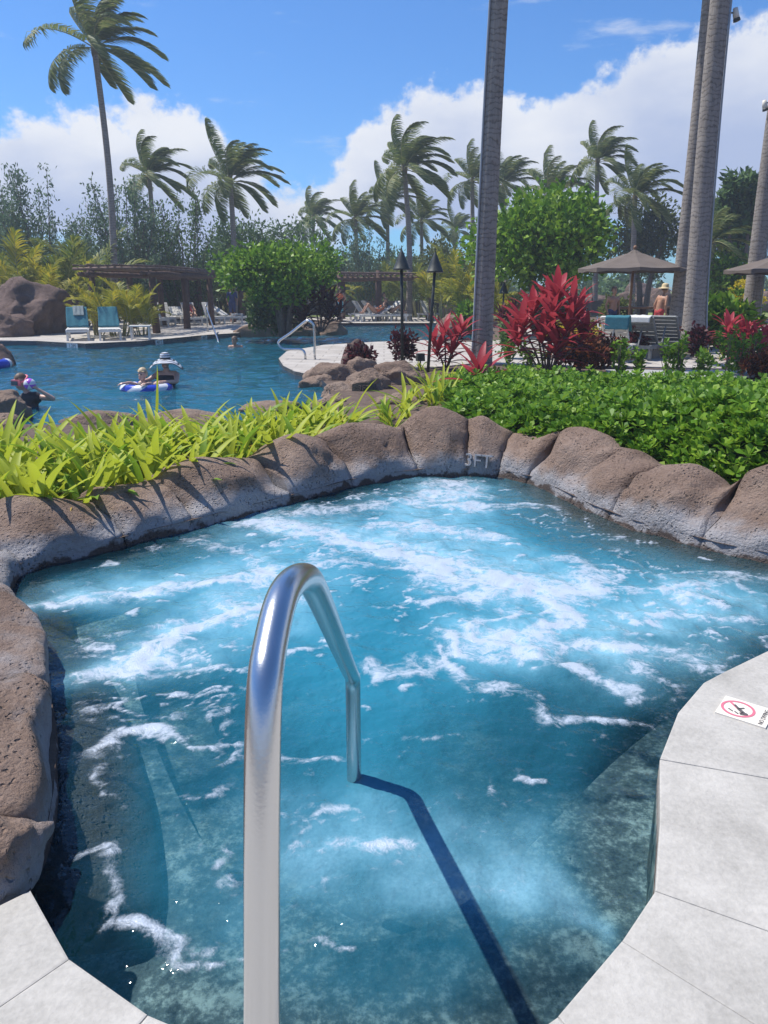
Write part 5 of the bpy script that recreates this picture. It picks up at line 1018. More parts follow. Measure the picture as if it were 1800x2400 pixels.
# ---------------------------------------------------------------- handrail of the spa
hr = empty('handrail', (-.17, .78, 0), 0, 'stainless steel handrail arching into the hot tub', 'handrail'); o0 = Vector((-.17, .78, 0))
def zc_pt(px, py, zc):
    r = ray(px, py); return Vector((0, 0, CAMZ)) + r * zc
A = zc_pt(614, 2400, 1.06); Bp = zc_pt(616, 1700, 1.035); Cc = zc_pt(636, 1500, 1.10); Dd = zc_pt(668, 1385, 1.19); Ee = zc_pt(712, 1352, 1.32); Ff = zc_pt(742, 1388, 1.46); W1 = G(830, 1825, WZ); E1 = zc_pt(832, 1690, 2.66); E1 = Vector((W1.x, W1.y - .01, .30)); 
base = A + (A - Bp).normalized() * ((A.z - 0) / ((Bp - A).normalized().z))
ctrl = [Vector((base.x, base.y, .0)), A, Bp, Cc, Dd, Ee, Ff, Ff.lerp(E1, .5), E1.lerp(Ff, .10), E1, E1 + Vector((0, .012, -.10)), W1, W1 + Vector((0, .01, -.35))]
def catmull(ps, k=6):
    out = []; ps = [ps[0] * 2 - ps[1]] + ps + [ps[-1] * 2 - ps[-2]]
    for i in range(1, len(ps) - 2):
        for j in range(k):
            t = j / k; p0, p1, p2, p3 = ps[i - 1:i + 3]; out.append(.5 * ((2 * p1) + (p2 - p0) * t + (2 * p0 - 5 * p1 + 4 * p2 - p3) * t * t + (3 * p1 - p0 - 3 * p2 + p3) * t ** 3))
    return out + [ps[-2]]
cv = [p - o0 for p in catmull(ctrl, 9)]
for _ in range(6): cv = [cv[0]] + [(cv[i - 1] + cv[i] * 2 + cv[i + 1]) / 4 for i in range(1, len(cv) - 1)] + [cv[-1]]
mb = MB(); mb.tube(cv, .0255, 28); mb.build('rail', M['steel'], hr, smooth=True)
mb = MB(); mb.lathe([(.0262, .045), (.032, .045), (.06, .03), (.062, .02)], (base.x - o0.x, base.y - o0.y, 0), 28); mb.build('base_cover', M['steel'], hr, smooth=True)
# ---------------------------------------------------------------- pool rails
def rail(name, pts_, r, label, loc):
    t = empty(name, loc, 0, label, 'pool rail'); l = Vector(loc)
    for k, ps in enumerate(pts_): mb = MB(); mb.tube([Vector(p) - l for p in catmull([Vector(p) for p in ps], 5)], r, 12); mb.build('rail', M['steel'], t, smooth=True)
g1 = G(738, 842, 0); g2 = G(716, 842, 0); y1_ = g1.y
lft = at(655, 800, y1_ + .1); 
rail('pool_handrail', [[(g1.x, y1_, 0), (g1.x, y1_, .65), (g1.x - .02, y1_, .80), (g1.x - .10, y1_ + .03, .86), (g1.x - .2, y1_ + .06, .86), (g1.x - .55, y1_ + .1, .60), (lft.x, y1_ + .15, .42), (lft.x - .03, y1_ + .15, .33), (lft.x + .05, y1_ + .14, .24), (lft.x + .2, y1_ + .1, .22), (g2.x - .12, y1_ + .05, .22), (g2.x - .02, y1_, .16), (g2.x, y1_, 0)]], .028, 'bent steel pool rail standing on the tip of the peninsula', (g1.x, y1_, 0))
ga = G(487, 777, 0); gb = G(511, 800, PZ); rail('pool_handrail', [[(ga.x, ga.y, 0), (ga.x, ga.y, .9), (ga.x + .03, ga.y - .1, .98), (ga.x + .12, ga.y - .4, .8), (gb.x, gb.y, -.15), (gb.x, gb.y - .05, -.4)]], .03, 'thin steel ladder rail on the left deck edge under the pergola', (ga.x, ga.y, 0))
# ---------------------------------------------------------------- torches
def torch(px, py, top_py, label, D=None, tip=.0):
    b = G(px, py, 0) if D is None else at(px, py, D); tp = at(px, top_py, b.y); h = tp.z; t = empty('tiki_torch', (b.x, b.y, 0), 0, label, 'torch', 'tiki torches')
    mb = MB(); mb.tube([(0, 0, 0), (tip * .5, 0, h * .5), (tip, 0, h - .34)], [.032, .03, .028], 10); mb.build('pole', M['iron'], t, smooth=True)
    mb = MB(); mb.lathe([(.01, h - .02), (.05, h - .10), (.10, h - .22), (.155, h - .36), (.17, h - .375), (.15, h - .39), (.03, h - .385)], (tip, 0, 0), 18); hd = mb.build('cone_shade', M['iron'], t, smooth=True)
    mb = MB(); mb.tube([(tip, 0, h - .02), (tip, 0, h + .05)], [.012, .006], 8); mb.build('finial', M['iron'], hd)
torch(943, 872, 582, 'tall black tiki torch left of the two by the peninsula planting', tip=-.03); torch(1003, 872, 588, 'tall black tiki torch leaning slightly right beside the pink ti plant', tip=.10)
torch(1176, 790, 660, 'far tiki torch seen right of the central grey trunk')
# low path light
g = G(985, 868, 0); t = empty('garden_spotlight', (g.x, g.y, 0), 0, 'small square garden spotlight on a stake between the torches', 'light'); mb = MB(); mb.tube([(0, 0, 0), (0, 0, .2)], .015, 8); mb.build('stake', M['iron'], t); mb = MB(); mb.box((0, 0, .26), (.16, .12, .15), .3, taper=.9); mb.build('housing', M['iron'], t)
# ---------------------------------------------------------------- loungers
def make_lounger(back, mats, label, frame='white'):
    t = empty('sun_lounger', (0, 0, 0), 0, label, 'sun lounger'); w = .64
    mb = MB(); [mb.bar((s * w / 2, 0, .30), (s * w / 2, 1.92, .30), .05, .09) for s in (-1, 1)]; [mb.bar((-w / 2 + .026, y, .30), (w / 2 - .026, y, .30), .05, .07) for y in (.03, 1.89)]; mb.build('frame', M[frame], t)
    for s in (-1, 1):
        for y in (.12, 1.78): mb = MB(); mb.box((s * (w / 2 - .01), y, .128), (.07, .10, .256), taper=.8); mb.build('leg', M[frame], t)
    for i in range(11): mb = MB(); mb.box((0, .06 + i * .108, .352), (w - .03, .092, .014)); mb.build('seat_slat', M[mats], t)
    a = math.radians(back); hx = Vector((0, 1.22, .36)); d = Vector((0, math.cos(a), math.sin(a))); nrm = Vector((0, -math.sin(a), math.cos(a)))
    mb = MB(); [mb.bar(hx + Vector((s * (w / 2 - .05), 0, 0)), hx + d * .78 + Vector((s * (w / 2 - .05), 0, 0)), .04, .04, up=nrm) for s in (-1, 1)]; mb.bar(hx + d * .77 - Vector((w / 2 - .05, 0, 0)), hx + d * .77 + Vector((w / 2 - .05, 0, 0)), .05, .04, up=nrm)
    if back > 15: mb.bar(hx + d * .5 + Vector((0, 0, -.03)), (0, 1.75, .28), .03, .03)
    bk = mb.build('backrest', M[frame], t)
    Rm = Matrix((Vector((1, 0, 0)), d, nrm)).transposed()
    for i in range(7): mb = MB(); mb.box(hx + d * (.06 + i * .108) + nrm * .03, (w - .06, .092, .014), M=Rm); mb.build('back_slat', M[mats], bk)
    return t
proto = make_lounger(52, 'strap', 'p'); proto_l = make_lounger(30, 'strap', 'p'); proto_g = make_lounger(50, 'grey_frame', 'p', 'grey_frame')
plist = {id(proto): [proto, False], id(proto_l): [proto_l, False], id(proto_g): [proto_g, False]}
def lounger(pr, x, y, rz, label, group=None, z=0):
    e = plist[id(pr)]; o = pr if not e[1] else copy_tree(pr); e[1] = True; o.location = (x, y, z); o.rotation_euler = (0, 0, rz); tag(o, label, 'sun lounger', group); return o
def towel(o, mat_, label, s0, s1, back, w=.60, over=.22, seed=0, xo=0, cat='towel'):
    """towel hung over the raised back of a lounger"""
    a = math.radians(back); d = Vector((0, math.cos(a), math.sin(a))); nrm = Vector((0, -math.sin(a), math.cos(a))); hx = Vector((0, 1.22, .36)); r7 = random.Random(seed); q0 = Vector((r7.uniform(0, 9), 0, 0))
    def fn(u, v):
        s = s0 + (s1 - s0) * v; x = (u - .5) * w + xo; wr = mnoise.noise(Vector((u * 4, v * 4, seed))) * .02 + .012 * math.sin(u * 17 + seed)
        if s < 0: p = Vector((0, 1.22 + s, .39 + wr * .4))
        elif s < .80: p = hx + d * s + nrm * (.055 + wr * .5)
        else: p = hx + d * .80 + nrm * .04 + d * .045 * math.sin(min(1, (s - .8) / .09) * math.pi / 2) - nrm * .12 * min(1, (s - .8) / .09) + Vector((0, .03, -1)) * max(0, s - .89) * (1 + wr)
        p.x = x * (1 + .05 * math.sin(v * 3 + seed)) + wr * .5; return p
    mb = MB(); mb.sheet(fn, 22, 40); me = mb.mesh('towel', M[mat_], True); ob = link('beach_towel', me, None, o.location, o.rotation_euler); md = ob.modifiers.new('thickness', 'SOLIDIFY'); md.thickness = .012; tag(ob, label, cat)
gA = G(228, 806, 0)
ya = 25.2; xa = (215 - 900) / F * ya * .985
lA = lounger(proto, xa, ya - .9, .35, 'white lounger under a teal towel and a grey striped one by the boulders'); lB = lounger(proto, xa + .98, ya - .75, .35, 'white lounger under a single teal towel beside the side table')
towel(lA, 'teal', 'teal towel draped over the back of the lounger beside the boulders', -.12, 1.25, 52, .66, seed=1); towel(lB, 'teal', 'teal towel draped over the lounger next to the side table', -.05, 1.2, 52, .64, seed=2); 
def towel2(o):
    a = math.radians(52)
    towel(o, 'ltowel', 'grey striped small towel hanging over the first teal towel', .42, 1.1, 52.0, .34, seed=4, xo=.06)
towel2(lA); ob = bpy.data.objects[-1]
for ob in bpy.data.objects:
    if ob.get('label') == 'grey striped small towel hanging over the first teal towel': ob.scale = (1, 1, 1); ob.location = Vector(ob.location) + Matrix.Rotation(.35, 3, 'Z') @ Vector((0, -.03, .03))
def side_table(x, y, label, rz=0, s=1, group='white side tables'):
    t = empty('side_table', (x, y, 0), rz, label, 'side table', group); mb = MB(); mb.box((0, 0, .43), (.55 * s, .45 * s, .04)); mb.build('top', M['white'], t)
    for sx in (-1, 1):
        for sy in (-1, 1): mb = MB(); mb.box((sx * .23 * s, sy * .18 * s, .205), (.045, .045, .41), taper=.9); mb.build('leg', M['white'], t)
side_table(xa + 1.75, ya - .1, 'white side table right of the teal towel loungers', .2, 1.2)
# under the left pergola
for i, (px, D, rz, pr, lb) in enumerate([(392, 34.6, .5, proto_l, 'white lounger half hidden by the golden areca palm'), (408, 36.0, .45, proto, 'white lounger behind the first visible pergola post'), (440, 37.5, .45, proto_l, 'low white lounger just right of the first visible pergola post'), (470, 36.0, .45, proto, 'white lounger with a sunbather behind the ladder rail'), (522, 37.0, .5, proto, 'empty white lounger right of the ladder rail'), (588, 37.8, 1.2, proto_l, 'white lounger before the man in the blue shirt')]):
    x = (px - 900) / F * D * .97; lounger(pr, x, D - .9, rz, lb, 'loungers under the left pergola')
x5 = (545 - 900) / F * 37.4 * .97; side_table(x5 + .2, 37.6, 'white side table between pergola loungers and the blue shirted man', .3)
# across the channel under the middle pergola
for i, (px, D, rz, pr, lb) in enumerate([(838, 40.4, -1.15, proto_l, 'lounger carrying the sunbather with raised knees'), (877, 41.4, -.9, proto, 'white lounger behind the left post of the middle pergola'), (898, 42.6, 1.2, proto, 'white lounger by the side table under the middle pergola'), (918, 43.2, 1.2, proto, 'white lounger farthest back under the middle pergola'), (960, 41.0, 1.25, proto_l, 'lounger under the two sunbathers left of the torch'), (1030, 42, .5, proto, 'white lounger at the foot of the tall yellow areca palm'), (720, 41.5, 1.3, proto_l, 'white lounger behind the dark purple bush'), (690, 41.5, 1.3, proto_l, 'white lounger behind the island shrubs'), (1055, 43, -.5, proto_l, 'white lounger beside the pale upright rock')]):
    x = (px - 900) / F * D * .97; lounger(pr, x, D - .9, rz, lb, 'loungers across the channel')
x5 = (932 - 900) / F * 40.8 * .97; side_table(x5, 40.8, 'white side table under the middle pergola', 0, 1.1)
# right terrace chairs seen from behind
for i, (px, D, pr, rz, lb) in enumerate([(1480, 18.6, proto, 2.6, 'white lounger with its back to the garden, left of three on the terrace'), (1555, 19.0, proto_g, 2.5, 'grey lounger with a raised slatted back beside the towel'), (1605, 19.4, proto_g, 2.5, 'grey lounger behind the swollen palm foot')]):
    x = (px - 900) / F * D * .97; o = lounger(pr, x, D, rz, lb, 'loungers on the right terrace')
    if i == 0: towel(o, 'teal', 'teal towel slung over a white lounger back on the right terrace', .35, 1.15, 52, .5, seed=6, xo=-.1)
    if i == 1: towel(o, 'strap', 'white towel bunched over the grey lounger back on the terrace', .45, 1.0, 50, .5, seed=7)
# pale curved terrace wall
cp = [(G(px, py, 0).x, G(px, py, 0).y) for px, py in [(1250, 822), (1310, 836), (1380, 842), (1450, 842), (1520, 838), (1575, 828)]]
mb = MB()
for i in range(len(cp) - 1):
    a_, b_ = Vector((*cp[i], 0)), Vector((*cp[i + 1], 0)); mb = MB() if i == 0 else mb; mb.bar(a_ + Vector((0, 0, .14)), b_ + Vector((0, 0, .14)), .22, .30)
tw = mb.build('terrace_wall', M['coping']); tag(tw, 'low pale curved stone wall edging the terrace behind the crotons', 'wall')
# ---------------------------------------------------------------- umbrellas
def umbrella(px, D, rw, zb, zt, label):
    c = at(px, 700, D); t = empty('patio_umbrella', (c.x, D, 0), .2, label, 'umbrella', 'brown patio umbrellas'); mb = MB(); mb.tube([(0, 0, 0), (0, 0, zt - .05)], .035, 10); mb.build('pole', M['teak'], t, smooth=True)
    def canopy(r0, z0, z1, n_=8, sagk=.08, seg=6, r_in=0.0):
        mb = MB(); vs = []; m_ = seg
        for j in range(m_ + 1):
            f = j / m_; r = r_in + (r0 - r_in) * f
            for k in range(n_ * 4):
                a = 2 * math.pi * k / (n_ * 4) + math.pi / 8; ph = (k % 4) / 4; chord = math.cos(math.pi / n_) / math.cos((ph - .5) * 2 * math.pi / n_); z = z1 - (z1 - z0) * (f ** .92) - sagk * math.sin(math.pi * ph) * f * (.6 if f < 1 else .3) ; vs.append((math.cos(a) * r * chord, math.sin(a) * r * chord, z))
        K_ = n_ * 4
        for k in range(K_):
            a = 2 * math.pi * k / K_ + math.pi / 8; r = r0 * math.cos(math.pi / n_) / math.cos(((k % 4) / 4 - .5) * 2 * math.pi / n_); vs.append((math.cos(a) * r, math.sin(a) * r, z0 - .10 - .02 * math.sin(k * 2.1)))
        fs = [(j * K_ + k, j * K_ + (k + 1) % K_, (j + 1) * K_ + (k + 1) % K_, (j + 1) * K_ + k) for j in range(m_ + 1) for k in range(K_)]
        mb.add(vs, fs); return mb
    canopy(rw, zb, zt - .12, r_in=.25).build('canopy', M['umb'], t); canopy(rw * .42, zt - .34, zt, seg=3, r_in=.02).build('vent_cap', M['umb'], t)
    mb = MB(); mb.lathe([(.03, zt - .02), (.055, zt + .03), (.04, zt + .08), (.01, zt + .1)], n=12); mb.build('finial', M['teak'], t, smooth=True)
    for k in range(8): a = 2 * math.pi * k / 8 + math.pi / 8; mb = MB(); mb.bar((math.cos(a) * .05, math.sin(a) * .05, zt - .15), (math.cos(a) * rw * .97, math.sin(a) * rw * .97, zb - .02), .022, .03); mb.build('rib', M['teak'], t)
    mb = MB(); mb.lathe([(.28, 0), (.28, .06), (.06, .1), (.05, .3)], n=18); mb.build('base', M['iron'], t)
umbrella(1478, 21.5, 1.47, 2.12, 2.62, 'brown patio umbrella over the terrace left of the leaning palms'); umbrella(1832, 21.5, 1.6, 2.08, 2.6, 'brown patio umbrella partly hidden behind the rightmost grey trunk')
umbrella(1990, 24.5, 1.5, 2.1, 2.6, 'brown patio umbrella farthest right along the terrace')
# bar counter and stools
D = 25; x0, x1 = at(1440, 700, D).x, at(1640, 700, D).x; t = empty('bar_counter', ((x0 + x1) / 2, D, 0), 0, 'dark red wooden rail counter behind the umbrella pole', 'counter'); l = (x1 - x0)
mb = MB(); mb.box((0, 0, 1.0), (l, .45, .07)); mb.build('counter_top', M['teak'], t)
for k in range(7): mb = MB(); mb.box((-l / 2 + .1 + k * (l - .2) / 6, 0, .4825), (.09, .3, .965)); mb.build('post', M['wood'], t)
for k in range(6):
    px = 1425 + k * 34; x = at(px, 700, 23.6).x; t = empty('folding_chair', (x, 23.6, 0), .1 * (k % 3), 'white slatted folding chair at the dark red counter', 'chair', 'folding chairs at the counter')
    for s_ in (-1, 1): mb = MB(); mb.bar((s_ * .22, -.25, 0), (s_ * .22, .25, .78), .035, .035); mb.build('leg', M['white'], t); mb = MB(); mb.bar((s_ * .19, .25, 0), (s_ * .19, -.2, .45), .035, .035); mb.build('leg', M['white'], t)
    mb = MB(); mb.box((0, -.02, .45), (.42, .4, .03)); mb.build('seat', M['white'], t); mb = MB(); [mb.bar((-.2, .12 + .06 * j, .60 + .075 * j), (.2, .12 + .06 * j, .60 + .075 * j), .05, .015) for j in range(3)]; mb.build('backrest', M['white'], t)

# ---------------------------------------------------------------- pergolas
def pergola(name, origin, dv, width, length, h, posts, label, nr=24, seed=0):
    """log pergola; origin = front corner, dv = unit direction of its long side, width to the left of dv"""
    t = empty(name, (*origin, 0), math.atan2(dv[1], dv[0]), label, 'pergola'); rnd = random.Random(seed)
    for u in posts:
        for v in (0, width):
            jx, jy = rnd.uniform(-.06, .06), rnd.uniform(-.06, .06); mb = MB(); mb.tube([(u, v, -.02), (u + jx, v + jy, h * .5), (u + jx * .5, v, h + rnd.uniform(.2, .42))], [.15, .135, .125], 10); mb.build('post', M['wood'], t, smooth=True)
    for v in (0, width):
        mb = MB(); n_ = 8; mb.tube([(-.4 + (length + .8) * i / n_, v + rnd.uniform(-.03, .03) - .14, h + rnd.uniform(-.03, .03)) for i in range(n_ + 1)], .10, 9); mb.build('beam', M['wood'], t, smooth=True)
        mb = MB(); mb.tube([(-.4 + (length + .8) * i / n_, v + rnd.uniform(-.03, .03) + .14, h + rnd.uniform(-.03, .03)) for i in range(n_ + 1)], .09, 9); mb.build('beam', M['wood'], t, smooth=True)
    for i in range(nr):
        u = -.3 + (length + .6) * i / (nr - 1) + rnd.uniform(-.04, .04); mb = MB(); mb.tube([(u, -.45 - rnd.random() * .15, h + .17), (u + rnd.uniform(-.05, .05), width / 2, h + .19), (u + rnd.uniform(-.06, .06), width + .45, h + .17)], [.055, .06, .05], 7); mb.build('rafter', M['wood2'], t, smooth=True)
    for i in range(11):
        v = -.35 + (width + .7) * i / 10; mb = MB(); n_ = 6; mb.tube([(-.55 + (length + 1.1) * k / n_, v + rnd.uniform(-.06, .06), h + .275 + rnd.uniform(-.015, .03)) for k in range(n_ + 1)], [.04 * rnd.uniform(.8, 1.2)] * (n_ + 1), 6); mb.build('purlin', M['wood2'], t, smooth=True)
dvl = Vector((.085, 1, 0)).normalized(); pergola('log_pergola', (-8.55, 28.6), dvl, 2.3, 12.6, 2.12, (0.2, 3.6, 7.0, 10.6, 12.4), 'long dark log pergola over the left loungers', 26, 2)
xm = (790 - 900) / F * 40.3 * .975; pergola('log_pergola', (xm, 40.6), Vector((1, 0, 0)), 2.8, 5.3, 2.12, (0.15, 2.2, 4.95), 'shorter dark log pergola across the channel behind the torches', 22, 5)
# fence at the lawn
ft = empty('wire_fence', (0, 47, 0), 0, 'dark mesh fence between the pool deck and the lawn', 'fence'); M['mesh'] = mat('fence_mesh', (.05, .05, .04), (.09, .085, .07), 12, .9)
for i in range(16): mb = MB(); mb.box((-14 + i * 1.9, 0, .55), (.07, .07, 1.14)); mb.build('post', M['wood'], ft)
for i in range(15): mb = MB(); mb.box((-14 + i * 1.9 + .95, 0, .50), (1.80, .02, .86)); mb.build('panel', M['mesh'], ft)

# ---------------------------------------------------------------- people
def remeshed(prims, vox, mats, face=None):
    """prims: (p0, p1, r0, r1, mat) tapered limbs or (c, (rx,ry,rz), R, None, mat) ellipsoids, fused to one skin"""
    mb = MB()
    for a, b, c, d, m_ in prims:
        if d is None: mb.ell(a, b, 16, 10, c)
        else:
            a, b = Vector(a), Vector(b); mb.tube([a, a.lerp(b, .35), a.lerp(b, .7), b], [c, c * .72 + d * .28 + .004, c * .3 + d * .7 + .002, d], 12); mb.ell(a, c, 12, 8); mb.ell(b, d, 12, 8)
    me = mb.mesh('body', [M[m_] for m_ in mats]); o = bpy.data.objects.new('tmp', me); C.objects.link(o); md = o.modifiers.new('r', 'REMESH'); md.mode = 'VOXEL'; md.voxel_size = vox; s_ = o.modifiers.new('s', 'SMOOTH'); s_.factor = .5; s_.iterations = 3
    dg = bpy.context.evaluated_depsgraph_get(); out = bpy.data.meshes.new_from_object(o.evaluated_get(dg)); bpy.data.objects.remove(o)
    n_ = len(out.polygons); cen_ = np.zeros(n_ * 3); out.polygons.foreach_get('center', cen_); cen_ = cen_.reshape(-1, 3); best = np.full(n_, 1e9); mi = np.zeros(n_, np.int32)
    for a, b, c, d, m_ in prims:
        if d is None: R_ = np.array((c or Matrix.Identity(3)).transposed()); q = ((cen_ - np.array(a)) @ R_.T) / np.array(b if hasattr(b, '__len__') else (b,) * 3); ds_ = (np.linalg.norm(q, axis=1) - 1) * (min(b) if hasattr(b, '__len__') else b)
        else: dd2, t_ = segdist(cen_, np.array(a, float), np.array(b, float)); ds_ = dd2 - (c + (d - c) * t_)
        w_ = ds_ < best; best[w_] = ds_[w_]; mi[w_] = mats.index(m_)
    out.materials.clear(); [out.materials.append(M[m_]) for m_ in mats]; out.polygons.foreach_set('material_index', mi); out.polygons.foreach_set('use_smooth', np.ones(n_, bool)); return out
def rotz(a): return Matrix.Rotation(a, 3, 'Z')
def head(prims, c, yaw, s, skin, pitch=0):
    Rm = rotz(yaw) @ Matrix.Rotation(pitch, 3, 'X'); c = Vector(c); f = lambda x, y, z: c + Rm @ Vector((x, y, z)) * s      # face looks along -Y
    prims += [(f(0, .01, .025), (.076 * s, .095 * s, .098 * s), Rm, None, skin), (f(0, -.035, -.05), (.055 * s, .058 * s, .062 * s), Rm, None, skin), (f(0, -.10, -.012), f(0, -.088, .02), .016 * s, .008 * s, skin)]
    prims += [(f(sx * .077, .01, 0), (.012 * s, .02 * s, .03 * s), Rm, None, skin) for sx in (-1, 1)]
    return f
def features(par, f, s, hair=None, long=False, Rm=None):
    mb = MB(); [mb.ell(f(sx * .032, -.083, .022), .0105 * s, 8, 6) for sx in (-1, 1)]; mb.build('eyes', M['dark'], par, True)
    mb = MB(); mb.ell(f(0, -.092, -.055), (.022 * s, .008 * s, .007 * s), 8, 6); mb.build('mouth', M['lip'], par, True)
    if hair:
        mb = MB(); r8 = random.Random(1); prof_ = []
        def fn(u, v):
            a = u * 2 * math.pi; e = math.pi / 2 * (1 - v * 1.35); cy = math.sin(a); low = -.2 if cy > -.2 else .35
            e = max(e, low - (.6 if (cy > .1 and not long) else .3) * (cy > -.2)); k = 1.12 + .05 * mnoise.noise(Vector((math.cos(a) * 4, math.sin(a) * 4, v * 5))); return f(.08 * math.cos(e) * math.cos(a) * k, .012 + .098 * math.cos(e) * math.sin(a) * k, .03 + .105 * math.sin(e) * k)
        mb.sheet(fn, 24, 10); mb.build('hair', M[hair], par, True)
def arm(prims, sh, elb, wr, skin, s=1.0, sleeve=None, sl=1.0):
    sh, elb, wr = Vector(sh), Vector(elb), Vector(wr); prims += [(sh, elb, .048 * s, .038 * s, sleeve or skin), (elb, wr, .037 * s, .026 * s, skin)]
def hand(prims, wr, d, nrm, skin, s=1.0, curl=.5):
    wr, d, nrm = Vector(wr), Vector(d).normalized(), Vector(nrm).normalized(); sd = d.cross(nrm).normalized(); pc = wr + d * .045 * s
    prims.append((wr, pc + d * .02 * s, .026 * s, .03 * s, skin))
    for i, l in enumerate((.07, .08, .075, .06)):
        b = pc + d * .03 * s + sd * (i - 1.5) * .02 * s; k = b + d * l * .5 * s - nrm * .006 * s; e = k + (d * (1 - curl) - nrm * curl).normalized() * l * .5 * s; prims += [(b, k, .0095 * s, .009 * s, skin), (k, e, .009 * s, .007 * s, skin)]
    th = wr + d * .02 * s - sd * .028 * s; k = th + (d * .6 - sd * .8).normalized() * .035 * s; prims += [(th, k, .011 * s, .010 * s, skin), (k, k + (d * .9 - nrm * .3).normalized() * .03 * s, .010 * s, .008 * s, skin)]
def person(loc, rz, prims, mats, label, vox=.02, heads=None):
    t = empty('person', loc, rz, label, 'person'); link('body', remeshed(prims, vox, mats), t); return t
# woman in the striped sun hat, standing in the pool behind the child
gw = G(388, 905, PZ); W0 = Vector((gw.x + .04, gw.y, PZ + .06)); pr = []
pr += [((0, .02, -.75), (0, .01, -.35), .15, .13, 'black'), ((0, .0, -.35), (0, .0, .02), .13, .145, 'black'), ((-.09, 0, .06), (.09, 0, .06), .11, .11, 'black'), ((-.15, .0, .16), (.15, .0, .16), .065, .065, 'skin'), ((0, 0, .16), (0, -.01, .30), .058, .05, 'skin'), ((-.08, 0, -.75), (-.09, 0, -1.2), .085, .05, 'skin'), ((.08, 0, -.75), (.09, 0, -1.2), .085, .05, 'skin')]
f = head(pr, (0, -.02, .385), -.25, 1.0, 'skin')
arm(pr, (-.19, 0, .15), (-.30, -.14, .07), (-.34, -.30, .07), 'skin'); hand(pr, (-.34, -.30, .07), (-.5, -1, -.1), (0, 0, 1), 'skin'); arm(pr, (.19, 0, .15), (.24, -.26, .05), (.0, -.44, .065), 'skin', 1.05); hand(pr, (.0, -.44, .065), (-.9, -.35, -.15), (0, -.2, 1), 'skin', 1.1)
wm = person(W0, 0, pr, ['skin', 'black'], 'woman in a wide striped sun hat standing in the pool', .013); features(wm, f, 1.0, 'blond')
mbp = MB(); mbp.cm = 0
hat = empty('sun_hat', W0 + Vector((0, -.02, .45)), .2, 'black and white striped floppy sun hat worn by the woman', 'hat'); hat.scale = (.9, .9, 1.0)
def brim(r0, r1, mt, nm):
    mb = MB(); mb.sheet(lambda u, v: ((lambda a, r: (math.cos(a) * r, math.sin(a) * r, -.02 - .12 * max(0, (r - .13) / .2) ** 1.4 * (1 + .9 * abs(math.cos(a))) + .05 * math.cos(2 * a) * max(0, (r - .13) / .2) * -1 + .02 * math.sin(5 * a) * (r / .33)))(u * 2 * math.pi, r0 + (r1 - r0) * v), ), 48, 3) if False else None
    fn = lambda u, v: (lambda a, r: (math.cos(a) * r, math.sin(a) * r, -.02 - .10 * max(0, (r - .12) / .2) ** 1.5 * (.35 + 1.2 * abs(math.cos(a)) ** 2) + .012 * math.sin(5 * a) * (r / .33)))(u * 2 * math.pi, r0 + (r1 - r0) * v)
    mb.sheet(fn, 56, 4); o = mb.build(nm, M[mt], hat, True); md = o.modifiers.new('t', 'SOLIDIFY'); md.thickness = .004
for r0, r1, mt in ((.098, .15, 'wvinyl'), (.15, .19, 'black'), (.19, .245, 'wvinyl'), (.245, .275, 'black'), (.275, .315, 'wvinyl'), (.315, .345, 'black')): brim(r0, r1, mt, 'brim_stripe')
for (ra, za, rb, zb, mt) in ((.10, -.02, .105, .02, 'black'), (.105, .02, .102, .045, 'wvinyl'), (.102, .045, .098, .058, 'black'), (.098, .058, .088, .085, 'wvinyl'), (.088, .085, .07, .10, 'black'), (.07, .10, .005, .112, 'wvinyl')):
    mb = MB(); mb.lathe([(ra, za), (rb, zb)], n=36); mb.build('crown_stripe', M[mt], hat, True)
# swim ring and child
Rg = Vector((G(352, 908, PZ).x, gw.y - .40, PZ + .005)); ring_ = empty('swim_ring', Rg, 0, 'blue and white inflatable swim ring around the child', 'swim ring'); R0, r0 = .36, .11
for k in range(12):
    mb = MB(); mb.sheet(lambda u, v: ((R0 + r0 * math.cos(v * 6.2832)) * math.cos((k + u) / 12 * 6.2832 + .35 * math.sin(v * 6.2832)), (R0 + r0 * math.cos(v * 6.2832)) * math.sin((k + u) / 12 * 6.2832 + .35 * math.sin(v * 6.2832)) * .9, r0 * .92 * math.sin(v * 6.2832)), 5, 16); mb.build('panel', M['blue' if k % 2 else 'wvinyl'], ring_, True)
Ch = Vector((Rg.x - .03, Rg.y - .06, PZ)); pr = [((0, .05, -.35), (0, .02, -.05), .10, .105, 'black'), ((-.07, 0, .05), (.07, 0, .05), .075, .075, 'black'), ((0, 0, .10), (0, -.01, .18), .04, .038, 'skin'), ((-.05, .03, -.38), (-.06, -.02, -.7), .06, .035, 'skin'), ((.05, .03, -.38), (.06, -.02, -.7), .06, .035, 'skin')]
f = head(pr, (0, -.02, .255), -.3, .93, 'skin'); arm(pr, (-.11, 0, .07), (-.20, -.10, .13), (-.29, -.20, .13), 'skin', .72); hand(pr, (-.29, -.20, .13), (-1, -.4, -.2), (0, 0, 1), 'skin', .75); arm(pr, (.11, 0, .07), (.18, -.15, .12), (.12, -.27, .13), 'skin', .72); hand(pr, (.12, -.27, .13), (-.6, -.7, -.1), (0, 0, 1), 'skin', .75)
ch = person(Ch, 0, pr, ['skin', 'black'], 'blond child in a dark swim shirt sitting in the ring', .012); features(ch, f, .93, 'blond')
